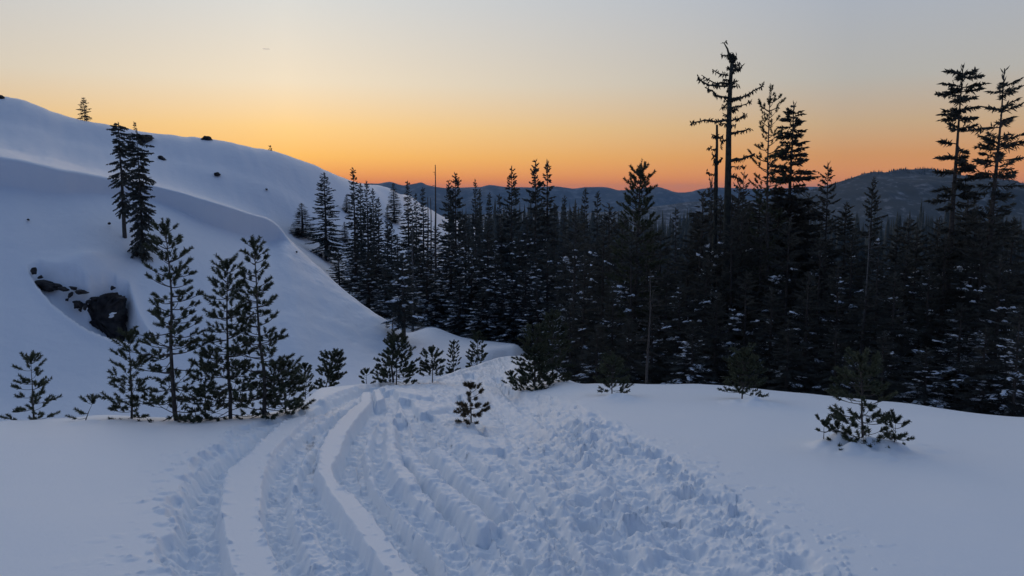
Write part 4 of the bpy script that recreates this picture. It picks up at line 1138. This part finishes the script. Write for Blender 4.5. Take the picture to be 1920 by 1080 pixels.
for (px, py, w, h, sd, lab, tl) in [(92, 536, 40, 22, 5, "long tilted dark rock up-slope of the largest rock face", 0.5), (146, 569, 20, 18, 6, "small squarish rock just left of the largest rock face", 0.4), (63, 507, 12, 18, 7, "small upright rock at the upper left end of the scoop", 0.3),
                                 (120, 542, 22, 10, 8, "flat dark rock in the broken band above the squarish rock", 0.5), (150, 547, 28, 9, 9, "thin dark ledge of rock below the snow dome", 0.05), (160, 574, 8, 16, 10, "narrow dark stone touching the largest rock face on its left", 0.2),
                                 (132, 553, 10, 14, 11, "small dark stone in the middle of the broken rock band", 0.6), (211, 540, 9, 12, 12, "small dark fin of rock above the largest rock face", 0.6), (75, 520, 10, 8, 13, "small dark stone between upright rock and long tilted rock", 0.2), (176, 560, 14, 10, 14, "knobbly dark stone at the top left corner of the largest rock face", 0.1),
                                 (108, 535, 14, 7, 15, "thin dark chip just right of the long tilted rock", 0.4), (137, 540, 14, 7, 16, "small dark chip left of the thin rock ledge", 0.3), (126, 562, 6, 9, 17, "tiny dark chip left of the small squarish rock", 0.5), (166, 566, 9, 9, 18, "dark chip between squarish rock and largest rock face", 0.3)]:
    rock("small_rock", px, py, bank_depth(px, py) - 0.15, w, h, lab, sd, 0.8, None, tilt=tl, group="dark rocks in the snow bank's scoop")
# snow caught on the big face
rg = np.random.default_rng(8); mb = MB()
for (px, py, w, h) in [(210, 589, 4, 2.5), (209, 594, 2, 5), (213, 588, 3, 2)]:
    d = bd - 0.6 - 1.15
    pad(mb, rg, (math.tan(bearing(px, py)) * d, d, height_at(py, d)), (1, 0, 0), w / FPX * d, 0.25, h / FPX * d, 1)
tag(link("snow_patch", mb.mesh("snow_patch"), M_SNOWPAD), "small white snow patch clinging to the largest rock face", "snow patch")
for (px, py, w, h, sd, lab, tl) in [(272, 262, 34, 20, 21, "dark rock outcrop on the upper hill behind the old bank trees", 0.3), (303, 297, 18, 12, 22, "dark tilted rock on the hillside right of the old bank trees", 0.6), (407, 327, 13, 12, 23, "small dark triangular rock midway down the open hillside", 0.7),
                                 (387, 261, 20, 12, 24, "brown boulder sitting on the hill's skyline", 0.0), (3, 183, 14, 9, 25, "dark rock at the far left top of the hill", 0.0), (500, 355, 5, 5, 26, "tiny dark stone in the lower open hillside", 0.0), (262, 256, 16, 10, 27, "dark rock joined to the left of the upper hill outcrop", 0.1)]:
    d = bank_depth(px, py, 7.0, 10.0)
    rock("hill_rock", px, py, d - 0.2, w, h, lab, sd, 0.8, None, tilt=tl)
for (px, py, w, sd, lab) in [(53, 412, 5, 31, "tiny dark stone on the bank face above the scooped rocks"), (205, 419, 6, 32, "small dark stone on the bank left of the old trees"), (556, 472, 5, 33, "tiny dark stone on the crest of the bank's shoulder")]:
    rock("small_stone", px, py, bank_depth(px, py) - 0.05, w, w, lab, sd, 0.8, None, group="single stones on the snow bank")

# ------------------------------------------------------------------ one small cloud
m, t_, b_ = material("cloud_vapour", 1.0)
b_.inputs["Base Color"].default_value = (0.9, 0.88, 0.88, 1)
tl_ = t_.nodes.new("ShaderNodeBsdfTranslucent"); tl_.inputs[0].default_value = (1, 0.95, 0.92, 1)
mx_ = t_.nodes.new("ShaderNodeMixShader"); mx_.inputs[0].default_value = 0.8
t_.links.new(b_.outputs[0], mx_.inputs[1]); t_.links.new(tl_.outputs[0], mx_.inputs[2]); t_.links.new(mx_.outputs[0], t_.nodes["Material Output"].inputs[0])
mb = MB(); rg = np.random.default_rng(4); dcl = 7000.0
for (dx, dy, w, h) in [(0, 0, 6, 1.6), (-4, -0.5, 3.5, 1.1), (3.5, 0.6, 4, 1.0)]:
    px, py = 499 + dx, 92 + dy
    pad(mb, rg, (math.tan(bearing(px, py)) * dcl, dcl, height_at(py, dcl)), (1, 0.2, 0.02), w / FPX * dcl, 20, h / FPX * dcl, 1)
tr_ = t_.nodes.new("ShaderNodeBsdfTransparent"); mx2 = t_.nodes.new("ShaderNodeMixShader"); mx2.inputs[0].default_value = 0.9
t_.links.new(mx_.outputs[0], mx2.inputs[1]); t_.links.new(tr_.outputs[0], mx2.inputs[2]); t_.links.new(mx2.outputs[0], t_.nodes["Material Output"].inputs[0])
tag(link("cloud", mb.mesh("cloud"), m), "one tiny pale cloud floating in the clear sunset sky", "cloud")

# ------------------------------------------------------------------ the air between
hx0, hy0, hy1, hz0, hz1 = 13000.0, -13000.0, 13000.0, -345.0, 150.0
hv = [(x, y, z) for z in (hz0, hz1) for y in (hy0, hy1) for x in (-hx0, hx0)]
hf = [(0, 2, 3, 1), (4, 5, 7, 6), (0, 1, 5, 4), (2, 6, 7, 3), (0, 4, 6, 2), (1, 3, 7, 5)]
hm = bpy.data.materials.new("evening_haze"); hm.use_nodes = True
hm.node_tree.nodes.clear()
pv = hm.node_tree.nodes.new("ShaderNodeVolumePrincipled")
pv.inputs["Color"].default_value = (0.30, 0.58, 1.0, 1); pv.inputs["Density"].default_value = 5.5e-5; pv.inputs["Anisotropy"].default_value = 0.0
ho = hm.node_tree.nodes.new("ShaderNodeOutputMaterial")
hm.node_tree.links.new(pv.outputs[0], ho.inputs["Volume"])
hz = link("haze", make_mesh("haze", hv, hf, False), hm)
tag(hz, "thin blue evening haze softening the far mountains", None, None, "stuff")

# ------------------------------------------------------------------ two trees of one row under one landmark: tell them apart by height
same = {}
for o in COL.objects:
    if o.parent is None and o.get("group") in ("packed firs in the front of the valley wood", "crowded conifers of the right-hand wood"):
        same.setdefault(o["label"], []).append(o)
for lab, os_ in same.items():
    if len(os_) in (2, 3):
        os_.sort(key=lambda q: -q.scale[2])
        for q, w in zip(os_, ("taller", "shorter") if len(os_) == 2 else ("tallest", "middle-sized", "shortest")):
            q["label"] = w + " " + lab
